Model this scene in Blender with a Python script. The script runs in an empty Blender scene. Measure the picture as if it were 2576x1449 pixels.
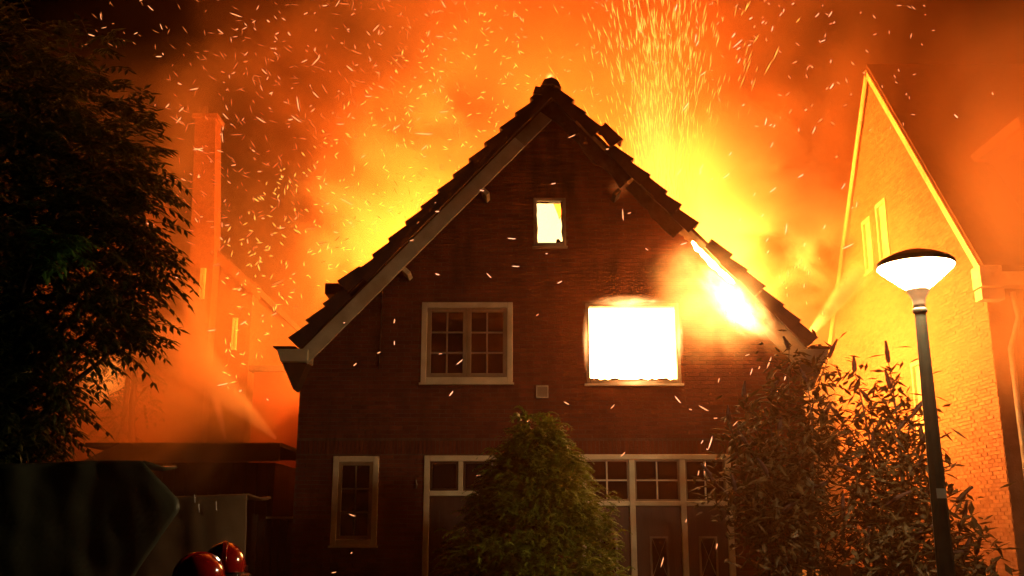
import bpy, bmesh, math, random
from mathutils import Vector, Matrix, noise as mnoise
R = random.Random(7)
S = bpy.context.scene
C = S.collection
PI = math.pi

# ------------------------------------------------------------------ camera
PITCH = math.atan(0.245)
cam = bpy.data.cameras.new('camera')
cam_ob = bpy.data.objects.new('camera', cam)
C.objects.link(cam_ob)
cam_ob.location = (0, 0, 1.8)
cam_ob.rotation_euler = (PI / 2 + PITCH, 0, 0)
cam.sensor_width = 36
cam.lens = 36 * 2500 / 2576
cam.clip_end = 600
S.camera = cam_ob
# ------------------------------------------------------------------ night sky
world = bpy.data.worlds.new('World')
S.world = world
world.use_nodes = True
wn = world.node_tree
sky = wn.nodes.new('ShaderNodeTexSky')
sky.sky_type = 'NISHITA'
sky.sun_disc = False
sky.sun_elevation = math.radians(-6)
sky.sun_rotation = math.radians(200)
wn.links.new(sky.outputs[0], wn.nodes['Background'].inputs[0])
wn.nodes['Background'].inputs[1].default_value = 0.05
# ------------------------------------------------------------------ exposure
S.view_settings.view_transform = 'Standard'
S.view_settings.look = 'None'
S.view_settings.exposure = 0.0
S.view_settings.gamma = 1.0
S.view_settings.use_curve_mapping = False
S.render.engine = 'CYCLES'
S.cycles.use_denoising = True
S.cycles.volume_bounces = 0
S.cycles.max_bounces = 4
S.cycles.diffuse_bounces = 2
S.cycles.adaptive_threshold = 0.02
S.cycles.transparent_max_bounces = 8
S.cycles.volume_step_rate = 2.0
S.cycles.volume_max_steps = 96
S.cycles.sample_clamp_indirect = 8.0

FIRE = (1.0, 0.255, 0.03)
FIRE_E = 250.0
LAMP_E = 285.0
SMOKE_D = 0.085

def W(px, py, Y):
    """a point of the place, from its bearing and its distance in front of the camera"""
    c, s = math.cos(PITCH), math.sin(PITCH)
    u = (px - 1288) / 2500
    v = (724.5 - py) / 2500
    t = Y / (c - v * s)
    return Vector((u * t, Y, 1.8 + (s + v * c) * t))

# ------------------------------------------------------------------ materials
MATS = {}
def new_mat(name):
    m = bpy.data.materials.new(name)
    m.use_nodes = True
    MATS[name] = m
    return m

def surf(name, c1, c2, scale=3.0, rough=0.8, bump=0.2, detail=5, metal=0.0, coat=0.0, rnd=0.0, bscale=None, stretch=None):
    """principled surface, two tones mixed by noise, with fine bump; rnd adds variation per piece"""
    m = new_mat(name)
    nt = m.node_tree
    L = nt.links.new
    b = nt.nodes['Principled BSDF']
    tc = nt.nodes.new('ShaderNodeTexCoord')
    src = tc.outputs['Object']
    if stretch:
        mp = nt.nodes.new('ShaderNodeMapping')
        mp.inputs['Scale'].default_value = stretch
        L(src, mp.inputs[0])
        src = mp.outputs[0]
    n = nt.nodes.new('ShaderNodeTexNoise')
    n.inputs['Scale'].default_value = scale
    n.inputs['Detail'].default_value = detail
    L(src, n.inputs['Vector'])
    mr = nt.nodes.new('ShaderNodeMapRange')
    mr.inputs['From Min'].default_value = 0.32
    mr.inputs['From Max'].default_value = 0.68
    L(n.outputs['Fac'], mr.inputs['Value'])
    fac = mr.outputs[0]
    if rnd:
        at = nt.nodes.new('ShaderNodeAttribute')
        at.attribute_name = 'rnd'
        oi = nt.nodes.new('ShaderNodeObjectInfo')
        ad = nt.nodes.new('ShaderNodeMath'); ad.operation = 'ADD'
        L(at.outputs['Fac'], ad.inputs[0]); L(oi.outputs['Random'], ad.inputs[1])
        fr = nt.nodes.new('ShaderNodeMath'); fr.operation = 'FRACT'
        L(ad.outputs[0], fr.inputs[0])
        mx = nt.nodes.new('ShaderNodeMix')
        mx.inputs[0].default_value = rnd
        L(fac, mx.inputs[2]); L(fr.outputs[0], mx.inputs[3])
        fac = mx.outputs[0]
    mix = nt.nodes.new('ShaderNodeMix'); mix.data_type = 'RGBA'
    mix.inputs[6].default_value = (*c1, 1)
    mix.inputs[7].default_value = (*c2, 1)
    L(fac, mix.inputs[0])
    L(mix.outputs[2], b.inputs['Base Color'])
    b.inputs['Roughness'].default_value = rough
    b.inputs['Metallic'].default_value = metal
    b.inputs['Coat Weight'].default_value = coat
    if bump:
        n2 = nt.nodes.new('ShaderNodeTexNoise')
        n2.inputs['Scale'].default_value = bscale or scale * 6
        n2.inputs['Detail'].default_value = 4
        L(src, n2.inputs['Vector'])
        bp = nt.nodes.new('ShaderNodeBump')
        bp.inputs['Strength'].default_value = bump
        bp.inputs['Distance'].default_value = 0.02
        L(n2.outputs['Fac'], bp.inputs['Height'])
        L(bp.outputs[0], b.inputs['Normal'])
    return m

def emit(name, col, strength, sampled=True):
    m = new_mat(name)
    nt = m.node_tree
    nt.nodes.clear()
    e = nt.nodes.new('ShaderNodeEmission')
    o = nt.nodes.new('ShaderNodeOutputMaterial')
    e.inputs[0].default_value = (*col, 1)
    e.inputs[1].default_value = strength
    nt.links.new(e.outputs[0], o.inputs[0])
    if not sampled:
        m.cycles.emission_sampling = 'NONE'
    return m

def leaf_mat(name, c1, c2, gloss=0.45, trans=0.3):
    m = surf(name, c1, c2, scale=2.5, rough=gloss, bump=0, rnd=0.6)
    nt = m.node_tree
    b = nt.nodes['Principled BSDF']
    t = nt.nodes.new('ShaderNodeBsdfTranslucent')
    col = b.inputs['Base Color'].links[0].from_socket
    nt.links.new(col, t.inputs[0])
    mx = nt.nodes.new('ShaderNodeMixShader')
    mx.inputs[0].default_value = trans
    nt.links.new(b.outputs[0], mx.inputs[1])
    nt.links.new(t.outputs[0], mx.inputs[2])
    nt.links.new(mx.outputs[0], nt.nodes['Material Output'].inputs[0])
    return m

def glass_mat(name, tint, solid=0.55):
    m = new_mat(name)
    nt = m.node_tree
    b = nt.nodes['Principled BSDF']
    b.inputs['Base Color'].default_value = (*tint, 1)
    b.inputs['Roughness'].default_value = 0.06
    tr = nt.nodes.new('ShaderNodeBsdfTransparent')
    mx = nt.nodes.new('ShaderNodeMixShader')
    mx.inputs[0].default_value = solid
    nt.links.new(tr.outputs[0], mx.inputs[1])
    nt.links.new(b.outputs[0], mx.inputs[2])
    nt.links.new(mx.outputs[0], nt.nodes['Material Output'].inputs[0])
    return m

surf('brick', (0.085, 0.018, 0.009), (0.19, 0.047, 0.021), scale=9, rough=0.85, bump=0.35, rnd=0.65)
surf('mortar', (0.09, 0.055, 0.036), (0.16, 0.10, 0.07), scale=5, rough=0.95, bump=0.4)
surf('rear_brick', (0.10, 0.05, 0.03), (0.18, 0.09, 0.055), scale=9, rough=0.85, bump=0.3)
surf('pale_brick', (0.12, 0.068, 0.038), (0.27, 0.16, 0.095), scale=9, rough=0.85, bump=0.3, rnd=0.6)
surf('pale_mortar', (0.13, 0.08, 0.048), (0.19, 0.125, 0.08), scale=5, rough=0.95, bump=0.4)
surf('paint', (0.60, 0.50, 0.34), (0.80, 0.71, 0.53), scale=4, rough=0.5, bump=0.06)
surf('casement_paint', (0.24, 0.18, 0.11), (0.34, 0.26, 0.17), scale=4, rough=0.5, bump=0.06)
surf('sooty_paint', (0.10, 0.07, 0.05), (0.46, 0.38, 0.27), scale=1.6, rough=0.65, bump=0.2)
surf('tile', (0.035, 0.025, 0.022), (0.09, 0.06, 0.05), scale=7, rough=0.7, bump=0.3, rnd=0.5)
surf('char', (0.008, 0.007, 0.006), (0.05, 0.038, 0.03), scale=9, rough=0.9, bump=0.8)
surf('dark_wood', (0.05, 0.028, 0.015), (0.10, 0.055, 0.03), scale=3, rough=0.6, bump=0.2, stretch=(1, 1, 0.15))
surf('door_wood', (0.045, 0.02, 0.012), (0.08, 0.035, 0.02), scale=3, rough=0.45, bump=0.15, stretch=(4, 4, 0.4))
surf('plaster', (0.10, 0.09, 0.08), (0.16, 0.14, 0.12), scale=2, rough=0.95, bump=0.2)
surf('blind', (0.13, 0.075, 0.05), (0.16, 0.10, 0.065), scale=1.5, rough=0.9, bump=0.1)
surf('asphalt', (0.035, 0.035, 0.036), (0.065, 0.062, 0.06), scale=30, rough=0.85, bump=0.5)
surf('paving', (0.12, 0.10, 0.085), (0.22, 0.18, 0.15), scale=6, rough=0.85, bump=0.3)
surf('soil', (0.03, 0.026, 0.018), (0.05, 0.06, 0.025), scale=4, rough=0.95, bump=0.6)
surf('fascia', (0.10, 0.085, 0.065), (0.2, 0.17, 0.13), scale=1.5, rough=0.6, bump=0.1)
surf('felt', (0.03, 0.03, 0.03), (0.06, 0.055, 0.05), scale=6, rough=0.9, bump=0.4)
surf('tarp', (0.055, 0.06, 0.042), (0.08, 0.085, 0.06), scale=1.6, rough=0.42, bump=0.35, bscale=5)
surf('canvas', (0.13, 0.08, 0.045), (0.22, 0.14, 0.08), scale=1.2, rough=0.8, bump=0.25, bscale=4)
surf('pole_metal', (0.018, 0.024, 0.02), (0.035, 0.042, 0.034), scale=6, rough=0.45, bump=0.05, metal=0.3)
surf('collar_metal', (0.16, 0.12, 0.10), (0.24, 0.19, 0.16), scale=6, rough=0.35, bump=0.05, metal=0.6)
surf('sticker', (0.25, 0.27, 0.27), (0.35, 0.36, 0.36), scale=6, rough=0.4, bump=0)
surf('bark', (0.045, 0.03, 0.02), (0.12, 0.08, 0.05), scale=5, rough=0.95, bump=0.9, stretch=(1, 1, 0.25))
surf('red_shell', (0.30, 0.006, 0.004), (0.42, 0.012, 0.008), scale=3, rough=0.14, bump=0, coat=0.6)
surf('black_trim', (0.012, 0.012, 0.012), (0.02, 0.02, 0.02), scale=5, rough=0.4, bump=0)
surf('cloth_dark', (0.012, 0.013, 0.02), (0.025, 0.027, 0.035), scale=8, rough=0.9, bump=0.3)
surf('skin', (0.42, 0.26, 0.19), (0.5, 0.32, 0.24), scale=8, rough=0.55, bump=0.05)
surf('zinc', (0.30, 0.29, 0.27), (0.42, 0.40, 0.37), scale=4, rough=0.45, bump=0.05, metal=0.4)
leaf_mat('leaf', (0.025, 0.045, 0.010), (0.075, 0.085, 0.022), trans=.4)
leaf_mat('green_lit_leaf', (0.05, 0.16, 0.03), (0.08, 0.24, 0.05))  # bright green stands in for green light on the leaves
leaf_mat('thuja', (0.07, 0.10, 0.008), (0.21, 0.24, 0.018), gloss=0.5, trans=0.35)
leaf_mat('buddleia_leaf', (0.03, 0.022, 0.006), (0.08, 0.046, 0.013), gloss=0.6, trans=0.35)
leaf_mat('flower', (0.035, 0.015, 0.012), (0.07, 0.03, 0.025), gloss=0.8, trans=0.15)
glass_mat('glass', (0.015, 0.017, 0.016), 0.6)
emit('room_fire', (1.0, 0.42, 0.11), 48.0)
emit('attic_fire', (1.0, 0.70, 0.25), 3.0)
emit('flame', FIRE, FIRE_E)
emit('flame_dim', FIRE, FIRE_E * 0.54)
emit('verge_fire', (1.0, 0.36, 0.07), 130.0)
emit('lamp_glow', (1.0, 0.70, 0.33), LAMP_E)
emit('box_glow', (1.0, 0.23, 0.03), 0.55)
emit('ember', (1.0, 0.36, 0.13), 1.9, False)
emit('ember_hot', (1.0, 0.40, 0.19), 2.4, False)
emit('ember_dim', (1.0, 0.24, 0.05), 0.95, False)
emit('fountain_spark', (1.0, 0.55, 0.09), 2.0, False)

def add_soot(mat):
    """soot licked up the wall above the attic window and under the ridge, with ragged streaks"""
    nt = MATS[mat].node_tree
    L = nt.links.new
    N = lambda t: nt.nodes.new('ShaderNode' + t)
    b = nt.nodes['Principled BSDF']
    old = b.inputs['Base Color'].links[0].from_socket
    geo = N('NewGeometry')
    acc = None
    for cx, cz, rx, rz, k in ((.6, 7.25, .55, .75, .9), (.6, 8.3, 1.3, .8, .75), (1.9, 5.6, 1.1, .5, .6), (-2.05, 4.9, .12, 1.1, .6), (-.75, 6.1, .25, 1.0, .45), (3.4, 5.4, .5, .8, .5)):
        mp = N('Mapping'); mp.vector_type = 'TEXTURE'
        mp.inputs['Location'].default_value = (cx, 15, cz); mp.inputs['Scale'].default_value = (rx, 50, rz)
        L(geo.outputs['Position'], mp.inputs['Vector'])
        le = N('VectorMath'); le.operation = 'LENGTH'; L(mp.outputs[0], le.inputs[0])
        r = N('MapRange'); r.interpolation_type = 'SMOOTHSTEP'
        r.inputs['From Min'].default_value = 1.25; r.inputs['From Max'].default_value = .2
        r.inputs['To Max'].default_value = k
        L(le.outputs['Value'], r.inputs['Value'])
        if acc is None: acc = r.outputs[0]
        else:
            m = N('Math'); m.operation = 'MAXIMUM'; L(acc, m.inputs[0]); L(r.outputs[0], m.inputs[1]); acc = m.outputs[0]
    st = N('Mapping'); st.inputs['Scale'].default_value = (3.0, 1, .9); L(geo.outputs['Position'], st.inputs['Vector'])
    no = N('TexNoise'); no.inputs['Scale'].default_value = 1.6; no.inputs['Detail'].default_value = 5; L(st.outputs[0], no.inputs['Vector'])
    rm = N('MapRange'); rm.inputs['From Min'].default_value = .3; rm.inputs['From Max'].default_value = .62; L(no.outputs['Fac'], rm.inputs['Value'])
    m1 = N('Math'); m1.operation = 'MULTIPLY'; L(acc, m1.inputs[0]); L(rm.outputs[0], m1.inputs[1])
    # faint weathering over the whole wall
    m2 = N('Math'); m2.operation = 'MULTIPLY_ADD'; L(rm.outputs[0], m2.inputs[0]); m2.inputs[1].default_value = .35; L(m1.outputs[0], m2.inputs[2]); m2.use_clamp = True
    mx = N('Mix'); mx.data_type = 'RGBA'; L(m2.outputs[0], mx.inputs[0]); L(old, mx.inputs[6]); mx.inputs[7].default_value = (.012, .008, .006, 1)
    L(mx.outputs[2], b.inputs['Base Color'])
add_soot('brick'); add_soot('mortar')

# ------------------------------------------------------------------ mesh helpers
class MB:
    def __init__(self):
        self.v, self.f, self.r, self.cur = [], [], [], 0.0
    def add(self, verts, faces):
        o = len(self.v)
        self.v += [tuple(p) for p in verts]
        self.f += [tuple(o + i for i in q) for q in faces]
        self.r += [self.cur] * len(faces)
        return self
    def box(self, x0, x1, y0, y1, z0, z1):
        v = [(x, y, z) for x in (x0, x1) for y in (y0, y1) for z in (z0, z1)]
        return self.add(v, [(0, 1, 3, 2), (4, 6, 7, 5), (0, 4, 5, 1), (2, 3, 7, 6), (0, 2, 6, 4), (1, 5, 7, 3)])
    def slab(self, pts, y0, y1):
        """polygon in x,z extruded along y (points clockwise or counter, convex not needed)"""
        n = len(pts)
        v = [(x, y0, z) for x, z in pts] + [(x, y1, z) for x, z in pts]
        return self.add(v, [tuple(range(n)), tuple(range(2 * n - 1, n - 1, -1))] +
                        [(i, i + n, (i + 1) % n + n, (i + 1) % n) for i in range(n)])
    def slabx(self, pts, x0, x1):
        n = len(pts)
        v = [(x0, y, z) for y, z in pts] + [(x1, y, z) for y, z in pts]
        return self.add(v, [tuple(range(n)), tuple(range(2 * n - 1, n - 1, -1))] +
                        [(i, i + n, (i + 1) % n + n, (i + 1) % n) for i in range(n)])
    def obox(self, o, a, b, c):
        """box from corner o spanned by vectors a, b, c"""
        o, a, b, c = Vector(o), Vector(a), Vector(b), Vector(c)
        v = [o + a * i + b * j + c * k for i in (0, 1) for j in (0, 1) for k in (0, 1)]
        return self.add(v, [(0, 1, 3, 2), (4, 6, 7, 5), (0, 4, 5, 1), (2, 3, 7, 6), (0, 2, 6, 4), (1, 5, 7, 3)])
    def tube(self, pts, rad, n=8, cap=True):
        pts = [Vector(p) for p in pts]
        rings = []
        for i, p in enumerate(pts):
            d = (pts[min(i + 1, len(pts) - 1)] - pts[max(i - 1, 0)]).normalized()
            a = d.orthogonal().normalized() if i == 0 else (rings_a - d * rings_a.dot(d)).normalized()
            rings_a = a
            b = d.cross(a)
            r = rad[i] if isinstance(rad, (list, tuple)) else rad
            rings.append([p + (a * math.cos(2 * PI * k / n) + b * math.sin(2 * PI * k / n)) * r for k in range(n)])
        v = [q for r_ in rings for q in r_]
        f = []
        for i in range(len(pts) - 1):
            for k in range(n):
                k2 = (k + 1) % n
                f.append((i * n + k, i * n + k2, (i + 1) * n + k2, (i + 1) * n + k))
        if cap:
            f.append(tuple(range(n - 1, -1, -1)))
            f.append(tuple((len(pts) - 1) * n + k for k in range(n)))
        return self.add(v, f)
    def lathe(self, prof, n=32, axis=(0, 0)):
        """profile of (radius, z) turned about a vertical axis"""
        v = [(axis[0] + r * math.cos(2 * PI * k / n), axis[1] + r * math.sin(2 * PI * k / n), z) for r, z in prof for k in range(n)]
        f = [(i * n + k, i * n + (k + 1) % n, (i + 1) * n + (k + 1) % n, (i + 1) * n + k) for i in range(len(prof) - 1) for k in range(n)]
        f.append(tuple(range(n - 1, -1, -1)))
        f.append(tuple((len(prof) - 1) * n + k for k in range(n)))
        return self.add(v, f)
    def mesh(self, name, mat):
        me = bpy.data.meshes.new(name)
        me.from_pydata(self.v, [], self.f)
        if any(self.r):
            at = me.attributes.new('rnd', 'FLOAT', 'FACE')
            at.data.foreach_set('value', self.r)
        me.materials.append(MATS[mat])
        me.validate()
        return me
    def build(self, name, mat, parent=None, smooth=False, bevel=0.0, fix=True):
        me = self.mesh(name, mat)
        if fix:
            bm = bmesh.new(); bm.from_mesh(me)
            bmesh.ops.recalc_face_normals(bm, faces=bm.faces)
            bm.to_mesh(me); bm.free()
        if smooth:
            me.polygons.foreach_set('use_smooth', [True] * len(me.polygons))
        return link(name, me, parent, bevel)

def wloc(o):
    v = Vector((0, 0, 0))
    while o is not None:
        v += o.location
        o = o.parent
    return v

def link(name, me, parent=None, bevel=0.0):
    """link a mesh written in place coordinates, under a parent that has no rotation"""
    o = bpy.data.objects.new(name, me)
    C.objects.link(o)
    if parent is not None:
        o.parent = parent
        o.location = -wloc(parent)
    if bevel:
        b = o.modifiers.new('bevel', 'BEVEL')
        b.width = bevel; b.segments = 1; b.limit_method = 'ANGLE'
    return o

def tag(o, label=None, cat=None, group=None, kind=None):
    if label: o['label'] = label
    if cat: o['category'] = cat
    if group: o['group'] = group
    if kind: o['kind'] = kind
    return o

def thing(name, loc, label, cat, group=None):
    o = bpy.data.objects.new(name, None)
    o.empty_display_size = 0.2
    C.objects.link(o)
    o.location = loc
    return tag(o, label, cat, group)

def brick_rects(u0, u1, z0, z1, edges, holes, course=0.062, length=0.22, joint=0.011, soldier=()):
    """running-bond rectangles; edges(z) gives the wall's extent at a height, holes are openings"""
    out = []
    n = int((z1 - z0) / course)
    for k in range(n):
        za, zb = z0 + k * course, z0 + (k + 1) * course - joint
        if any(za < s1 - 0.01 and zb > s0 + 0.01 for s0, s1 in soldier):
            continue
        lo, hi = edges((za + zb) / 2)
        lo, hi = max(lo, u0), min(hi, u1)
        spans = [(lo, hi)]
        for a, b, c, d in holes:
            if za < d and zb > c:
                nx = []
                for p, q in spans:
                    if b <= p or a >= q: nx.append((p, q))
                    else:
                        if a > p: nx.append((p, a))
                        if b < q: nx.append((b, q))
                spans = nx
        off = (k % 2) * length / 2 + (k % 3) * 0.006
        for p, q in spans:
            i = math.floor((p - off) / length)
            while i * length + off < q:
                a, b = max(p, i * length + off), min(q, (i + 1) * length + off - joint)
                if b - a > 0.035:
                    out.append((a, b, za, zb))
                i += 1
    for s0, s1 in soldier:
        lo, hi = edges(s0)
        u = max(lo, u0)
        while u < min(hi, u1) - 0.05:
            out.append((u, u + 0.052, s0, s1 - joint))
            u += 0.063
    return out

# ------------------------------------------------------------------ ground
g = MB(); g.box(-150, 150, -60, 250, -0.5, 0.0)
tag(g.build('ground', 'soil'), kind='structure')
g = MB(); g.box(-60, 60, -6, 5.2, 0.0, 0.004)
tag(g.build('road', 'asphalt'), kind='structure')
pav = tag(MB().box(-60, 60, 5.35, 9.6, 0.0, 0.12).build('pavement', 'paving'), kind='structure')
tag(MB().box(-60, 60, 5.2, 5.35, 0.0, 0.125).build('kerb', 'paving', bevel=0.02), kind='structure')
tag(MB().box(-1.2, -0.2, 9.6, 14.9, 0.0, 0.05).build('garden_path', 'paving'), kind='structure')

# ------------------------------------------------------------------ the burning house
HX = 0.6
house = thing('brick_house', (HX, 15, 0), 'burning brick house with steep gable, cream window frames and fire in its upper windows', 'house')
XL, XR = -3.22, 4.42
APX, APZ = 0.61, 8.66
EVX, EVZ = -3.25, 4.55          # foot of the left slope at the verge
SL = math.atan2(APZ - EVZ, APX - EVX)
def edges_main(z):
    if z < 4.18: return XL, XR
    k = (APZ - 0.14 - z) / math.tan(SL)
    return max(XL, APX - k), min(XR, APX + k)
HOLES = [(-1.39, 0.01, 3.99, 5.24), (1.13, 2.57, 3.975, 5.225), (0.34, 0.85, 6.14, 6.94),
         (-2.66, -1.98, 1.60, 2.89), (-1.305, -0.22, 0.0, 2.90), (1.0, 3.25, 0.0, 2.915)]
# mortar core: strips of wall between openings, with the gable on top
zs = sorted({0.0, 4.18, APZ - 0.16} | {h[2] for h in HOLES} | {h[3] for h in HOLES})
core = MB()
for za, zb in zip(zs, zs[1:]):
    mid = (za + zb) / 2
    cuts = sorted((h[0], h[1]) for h in HOLES if h[2] < mid < h[3])
    l0, r0 = edges_main(za + 1e-4); l1, r1 = edges_main(zb - 1e-4)
    xs = [None] + [c for ab in cuts for c in ab] + [None]
    for i in range(0, len(xs), 2):
        a, b = xs[i], xs[i + 1]
        pts = [(l0 if a is None else a, za), (r0 if b is None else b, za), (r1 if b is None else b, zb), (l1 if a is None else a, zb)]
        core.slab(pts, 15.012, 15.26)
core.build('wall', 'mortar', house)
rects = brick_rects(XL, XR, 0.0, APZ, edges_main, HOLES, soldier=[(2.925, 3.13)])
# the bricks that show largest and clearest (lit, beside the burning window) are pieces of their own
def near(r_): return abs((r_[0] + r_[1]) / 2 - 3.0) + abs((r_[2] + r_[3]) / 2 - 4.5) * 0.8
whole = sorted([r_ for r_ in rects if abs(r_[1] - r_[0] - 0.209) < 0.002 and r_[2] > 3.2], key=near)[:300]
wset = set(whole)
bw = MB()
for r_ in rects:
    if r_ in wset: continue
    bw.cur = R.random() * 0.98 + 0.01
    d = R.uniform(-0.003, 0.003)
    x0, x1, z0, z1 = r_
    y0, y1 = 15.0 + d, 15.03
    j = [R.uniform(-0.0025, 0.0025) for _ in range(4)]
    v = [(x0, y0, z0 + j[0]), (x1, y0, z0 + j[1]), (x1, y0, z1 + j[2]), (x0, y0, z1 + j[3]),
         (x0, y1, z0), (x1, y1, z0), (x1, y1, z1), (x0, y1, z1)]
    bw.add(v, [(0, 1, 2, 3), (4, 0, 3, 7), (1, 5, 6, 2), (3, 2, 6, 7), (4, 5, 1, 0)])
tag(bw.build('brickwork', 'brick', house, fix=False), kind='stuff')
b0 = MB(); b0.add([(-.1045, -.014, -.0255), (.1045, -.014, -.0255), (.1045, -.014, .0255), (-.1045, -.014, .0255),
                   (-.1045, .016, -.0255), (.1045, .016, -.0255), (.1045, .016, .0255), (-.1045, .016, .0255)],
                  [(0, 1, 2, 3), (4, 0, 3, 7), (1, 5, 6, 2), (3, 2, 6, 7), (4, 5, 1, 0)])
bme = b0.mesh('brick', 'brick')
for x0, x1, z0, z1 in whole:
    o = bpy.data.objects.new('brick', bme); C.objects.link(o); o.parent = house
    o.location = ((x0 + x1) / 2 - HX, 0.014 + R.uniform(-.003, .003), (z0 + z1) / 2)
    o.rotation_euler = (0, R.uniform(-.012, .012), 0)
# side walls, floors and inner walls
MB().box(XL, XL + 0.26, 15.262, 24, 0, 4.3).build('side_wall', 'brick', house)
MB().box(XR - 0.26, XR, 15.262, 24, 0, 4.3).build('side_wall', 'brick', house)
MB().box(XL + .262, XR - .262, 23.7, 24, 0, 4.3).build('rear_wall', 'brick', house)
MB().box(XL + .262, XR - .262, 15.262, 23.69, 3.08, 3.28).build('floor_slab', 'plaster', house)
MB().box(XL + .262, 0.58, 15.264, 17.3, 5.45, 5.62).build('attic_floor', 'plaster', house)
MB().box(0.5, 0.66, 15.266, 17.3, 3.29, 5.44).build('inner_wall', 'plaster', house)
MB().box(XL + .262, 0.49, 17.14, 17.28, 3.29, 5.44).build('inner_wall', 'plaster', house)

# windows ---------------------------------------------------------
def ring(mb, x0, x1, z0, z1, w, y0, y1, bottom=None):
    b = w if bottom is None else bottom
    mb.box(x0, x0 + w, y0, y1, z0, z1)
    mb.box(x1 - w, x1, y0, y1, z0, z1)
    mb.box(x0 + w, x1 - w, y0, y1, z1 - w, z1)
    if b: mb.box(x0 + w, x1 - w, y0, y1, z0, z0 + b)
    return mb

def glazing(parent, x0, x1, z0, z1, nx, nz, y, bar=0.024, pane='glass', barmat='paint'):
    xs = [x0 + (x1 - x0) * i / nx for i in range(nx + 1)]
    zz = [z0 + (z1 - z0) * i / nz for i in range(nz + 1)]
    h = bar / 2
    for i in range(1, nx):
        MB().box(xs[i] - h, xs[i] + h, y - .012, y + .012, z0 + .002, z1 - .002).build('glazing_bar', barmat, parent)
    for k in range(1, nz):
        MB().box(x0 + .002, x1 - .002, y - .015, y + .009, zz[k] - h, zz[k] + h).build('glazing_bar', barmat, parent)
    for i in range(nx):
        for k in range(nz):
            t = R.uniform(-.002, .002)
            a, b = xs[i] + (h if i else 0) + .001, xs[i + 1] - (h if i < nx - 1 else 0) - .001
            c, d = zz[k] + (h if k else 0) + .001, zz[k + 1] - (h if k < nz - 1 else 0) - .001
            mb = MB(); mb.add([(a, y + t, c), (b, y - t, c), (b, y - t, d), (a, y + t, d), (a, y + t + .004, c), (b, y - t + .004, c), (b, y - t + .004, d), (a, y + t + .004, d)],
                              [(0, 1, 2, 3), (7, 6, 5, 4), (0, 4, 5, 1), (1, 5, 6, 2), (2, 6, 7, 3), (3, 7, 4, 0)])
            mb.build('pane', pane, parent)

# upper left window, unbroken
x0, x1, z0, z1 = HOLES[0]
w1 = ring(MB(), x0, x1, z0, z1, 0.085, 14.965, 15.1).build('window', 'paint', house, bevel=0.006)
w1['label'] = 'upper window with closed cream frame and unbroken panes'
MB().box(x0 - .02, x1 + .02, 14.93, 15.0, z0 - .03, z0 - .002).build('sill', 'paint', w1)
xm = (x0 + x1) / 2
for a, b in ((x0 + .087, xm - .002), (xm + .002, x1 - .087)):
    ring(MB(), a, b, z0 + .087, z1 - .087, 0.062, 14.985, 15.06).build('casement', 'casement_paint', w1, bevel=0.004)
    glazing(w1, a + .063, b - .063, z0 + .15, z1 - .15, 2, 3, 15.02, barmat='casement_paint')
# upper right window, burnt out
x0, x1, z0, z1 = HOLES[1]
w2 = ring(MB(), x0, x1, z0, z1, 0.055, 14.965, 15.1).build('window', 'sooty_paint', house, bevel=0.006)
w2['label'] = 'burnt out window opening filled with white hot fire'
MB().box(x0 - .03, x1 + .03, 14.92, 15.0, z0 - .035, z0 - .002).build('sill', 'paint', w2)
top_ = [(x0 + .057 + (x1 - x0 - .114) * i / 24, z0 + .07 + R.uniform(-.012, .03) * (i not in (9, 10, 11, 12, 13))) for i in range(25)]
MB().slab([(x0 + .057, z0 + .055), (x1 - .057, z0 + .055)] + top_[::-1], 14.99, 15.03).build('charred_rail', 'char', w2)
# attic window
x0, x1, z0, z1 = HOLES[2]
w3 = ring(MB(), x0, x1, z0, z1, 0.05, 14.965, 15.1, bottom=.06).build('window', 'sooty_paint', house, bevel=0.006)
w3['label'] = 'small attic window with glass burst by fire'
MB().box(x0 - .02, x1 + .02, 14.93, 15.0, z0 - .03, z0 - .002).build('sill', 'sooty_paint', w3)
def shard(pts, y, parent, mat='char'):
    MB().slab(pts, y, y + .012).build('glass_shard', mat, parent)
a, b, c, d = x0 + .05, x1 - .05, z0 + .06, z1 - .05
shard([(a, d), (a, d - .03), (a + .05, d - .012), (a + .11, d - .024), (a + .17, d - .03), (a + .21, d - .01), (b, d - .004), (b, d)], 15.02, w3)
shard([(b, d), (b, c), (b - .006, c + .1), (b - .022, c + .2), (b - .01, c + .3), (b - .026, c + .42), (b - .016, c + .52), (b - .03, d)], 15.035, w3)
shard([(a, c), (a, d), (a + .012, d - .14), (a + .004, d - .2), (a + .02, c + .24), (a + .01, c + .1), (a + .02, c)], 15.035, w3)
shard([(b, c), (b - .11, c), (b - .10, c + .07), (b - .06, c + .075), (b - .03, c + .03), (b, c + .04)], 15.02, w3)
# tall ground-floor window
x0, x1, z0, z1 = HOLES[3]
w4 = ring(MB(), x0, x1, z0, z1, 0.085, 14.965, 15.1).build('window', 'paint', house, bevel=0.006)
w4['label'] = 'tall narrow ground floor window with cream frame'
MB().box(x0 - .02, x1 + .02, 14.93, 15.0, z0 - .03, z0 - .002).build('sill', 'paint', w4)
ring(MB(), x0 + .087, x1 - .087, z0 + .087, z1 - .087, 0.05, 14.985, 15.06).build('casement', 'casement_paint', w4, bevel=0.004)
glazing(w4, x0 + .138, x1 - .138, z0 + .138, z1 - .138, 2, 3, 15.02, bar=.02, barmat='casement_paint')
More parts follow.
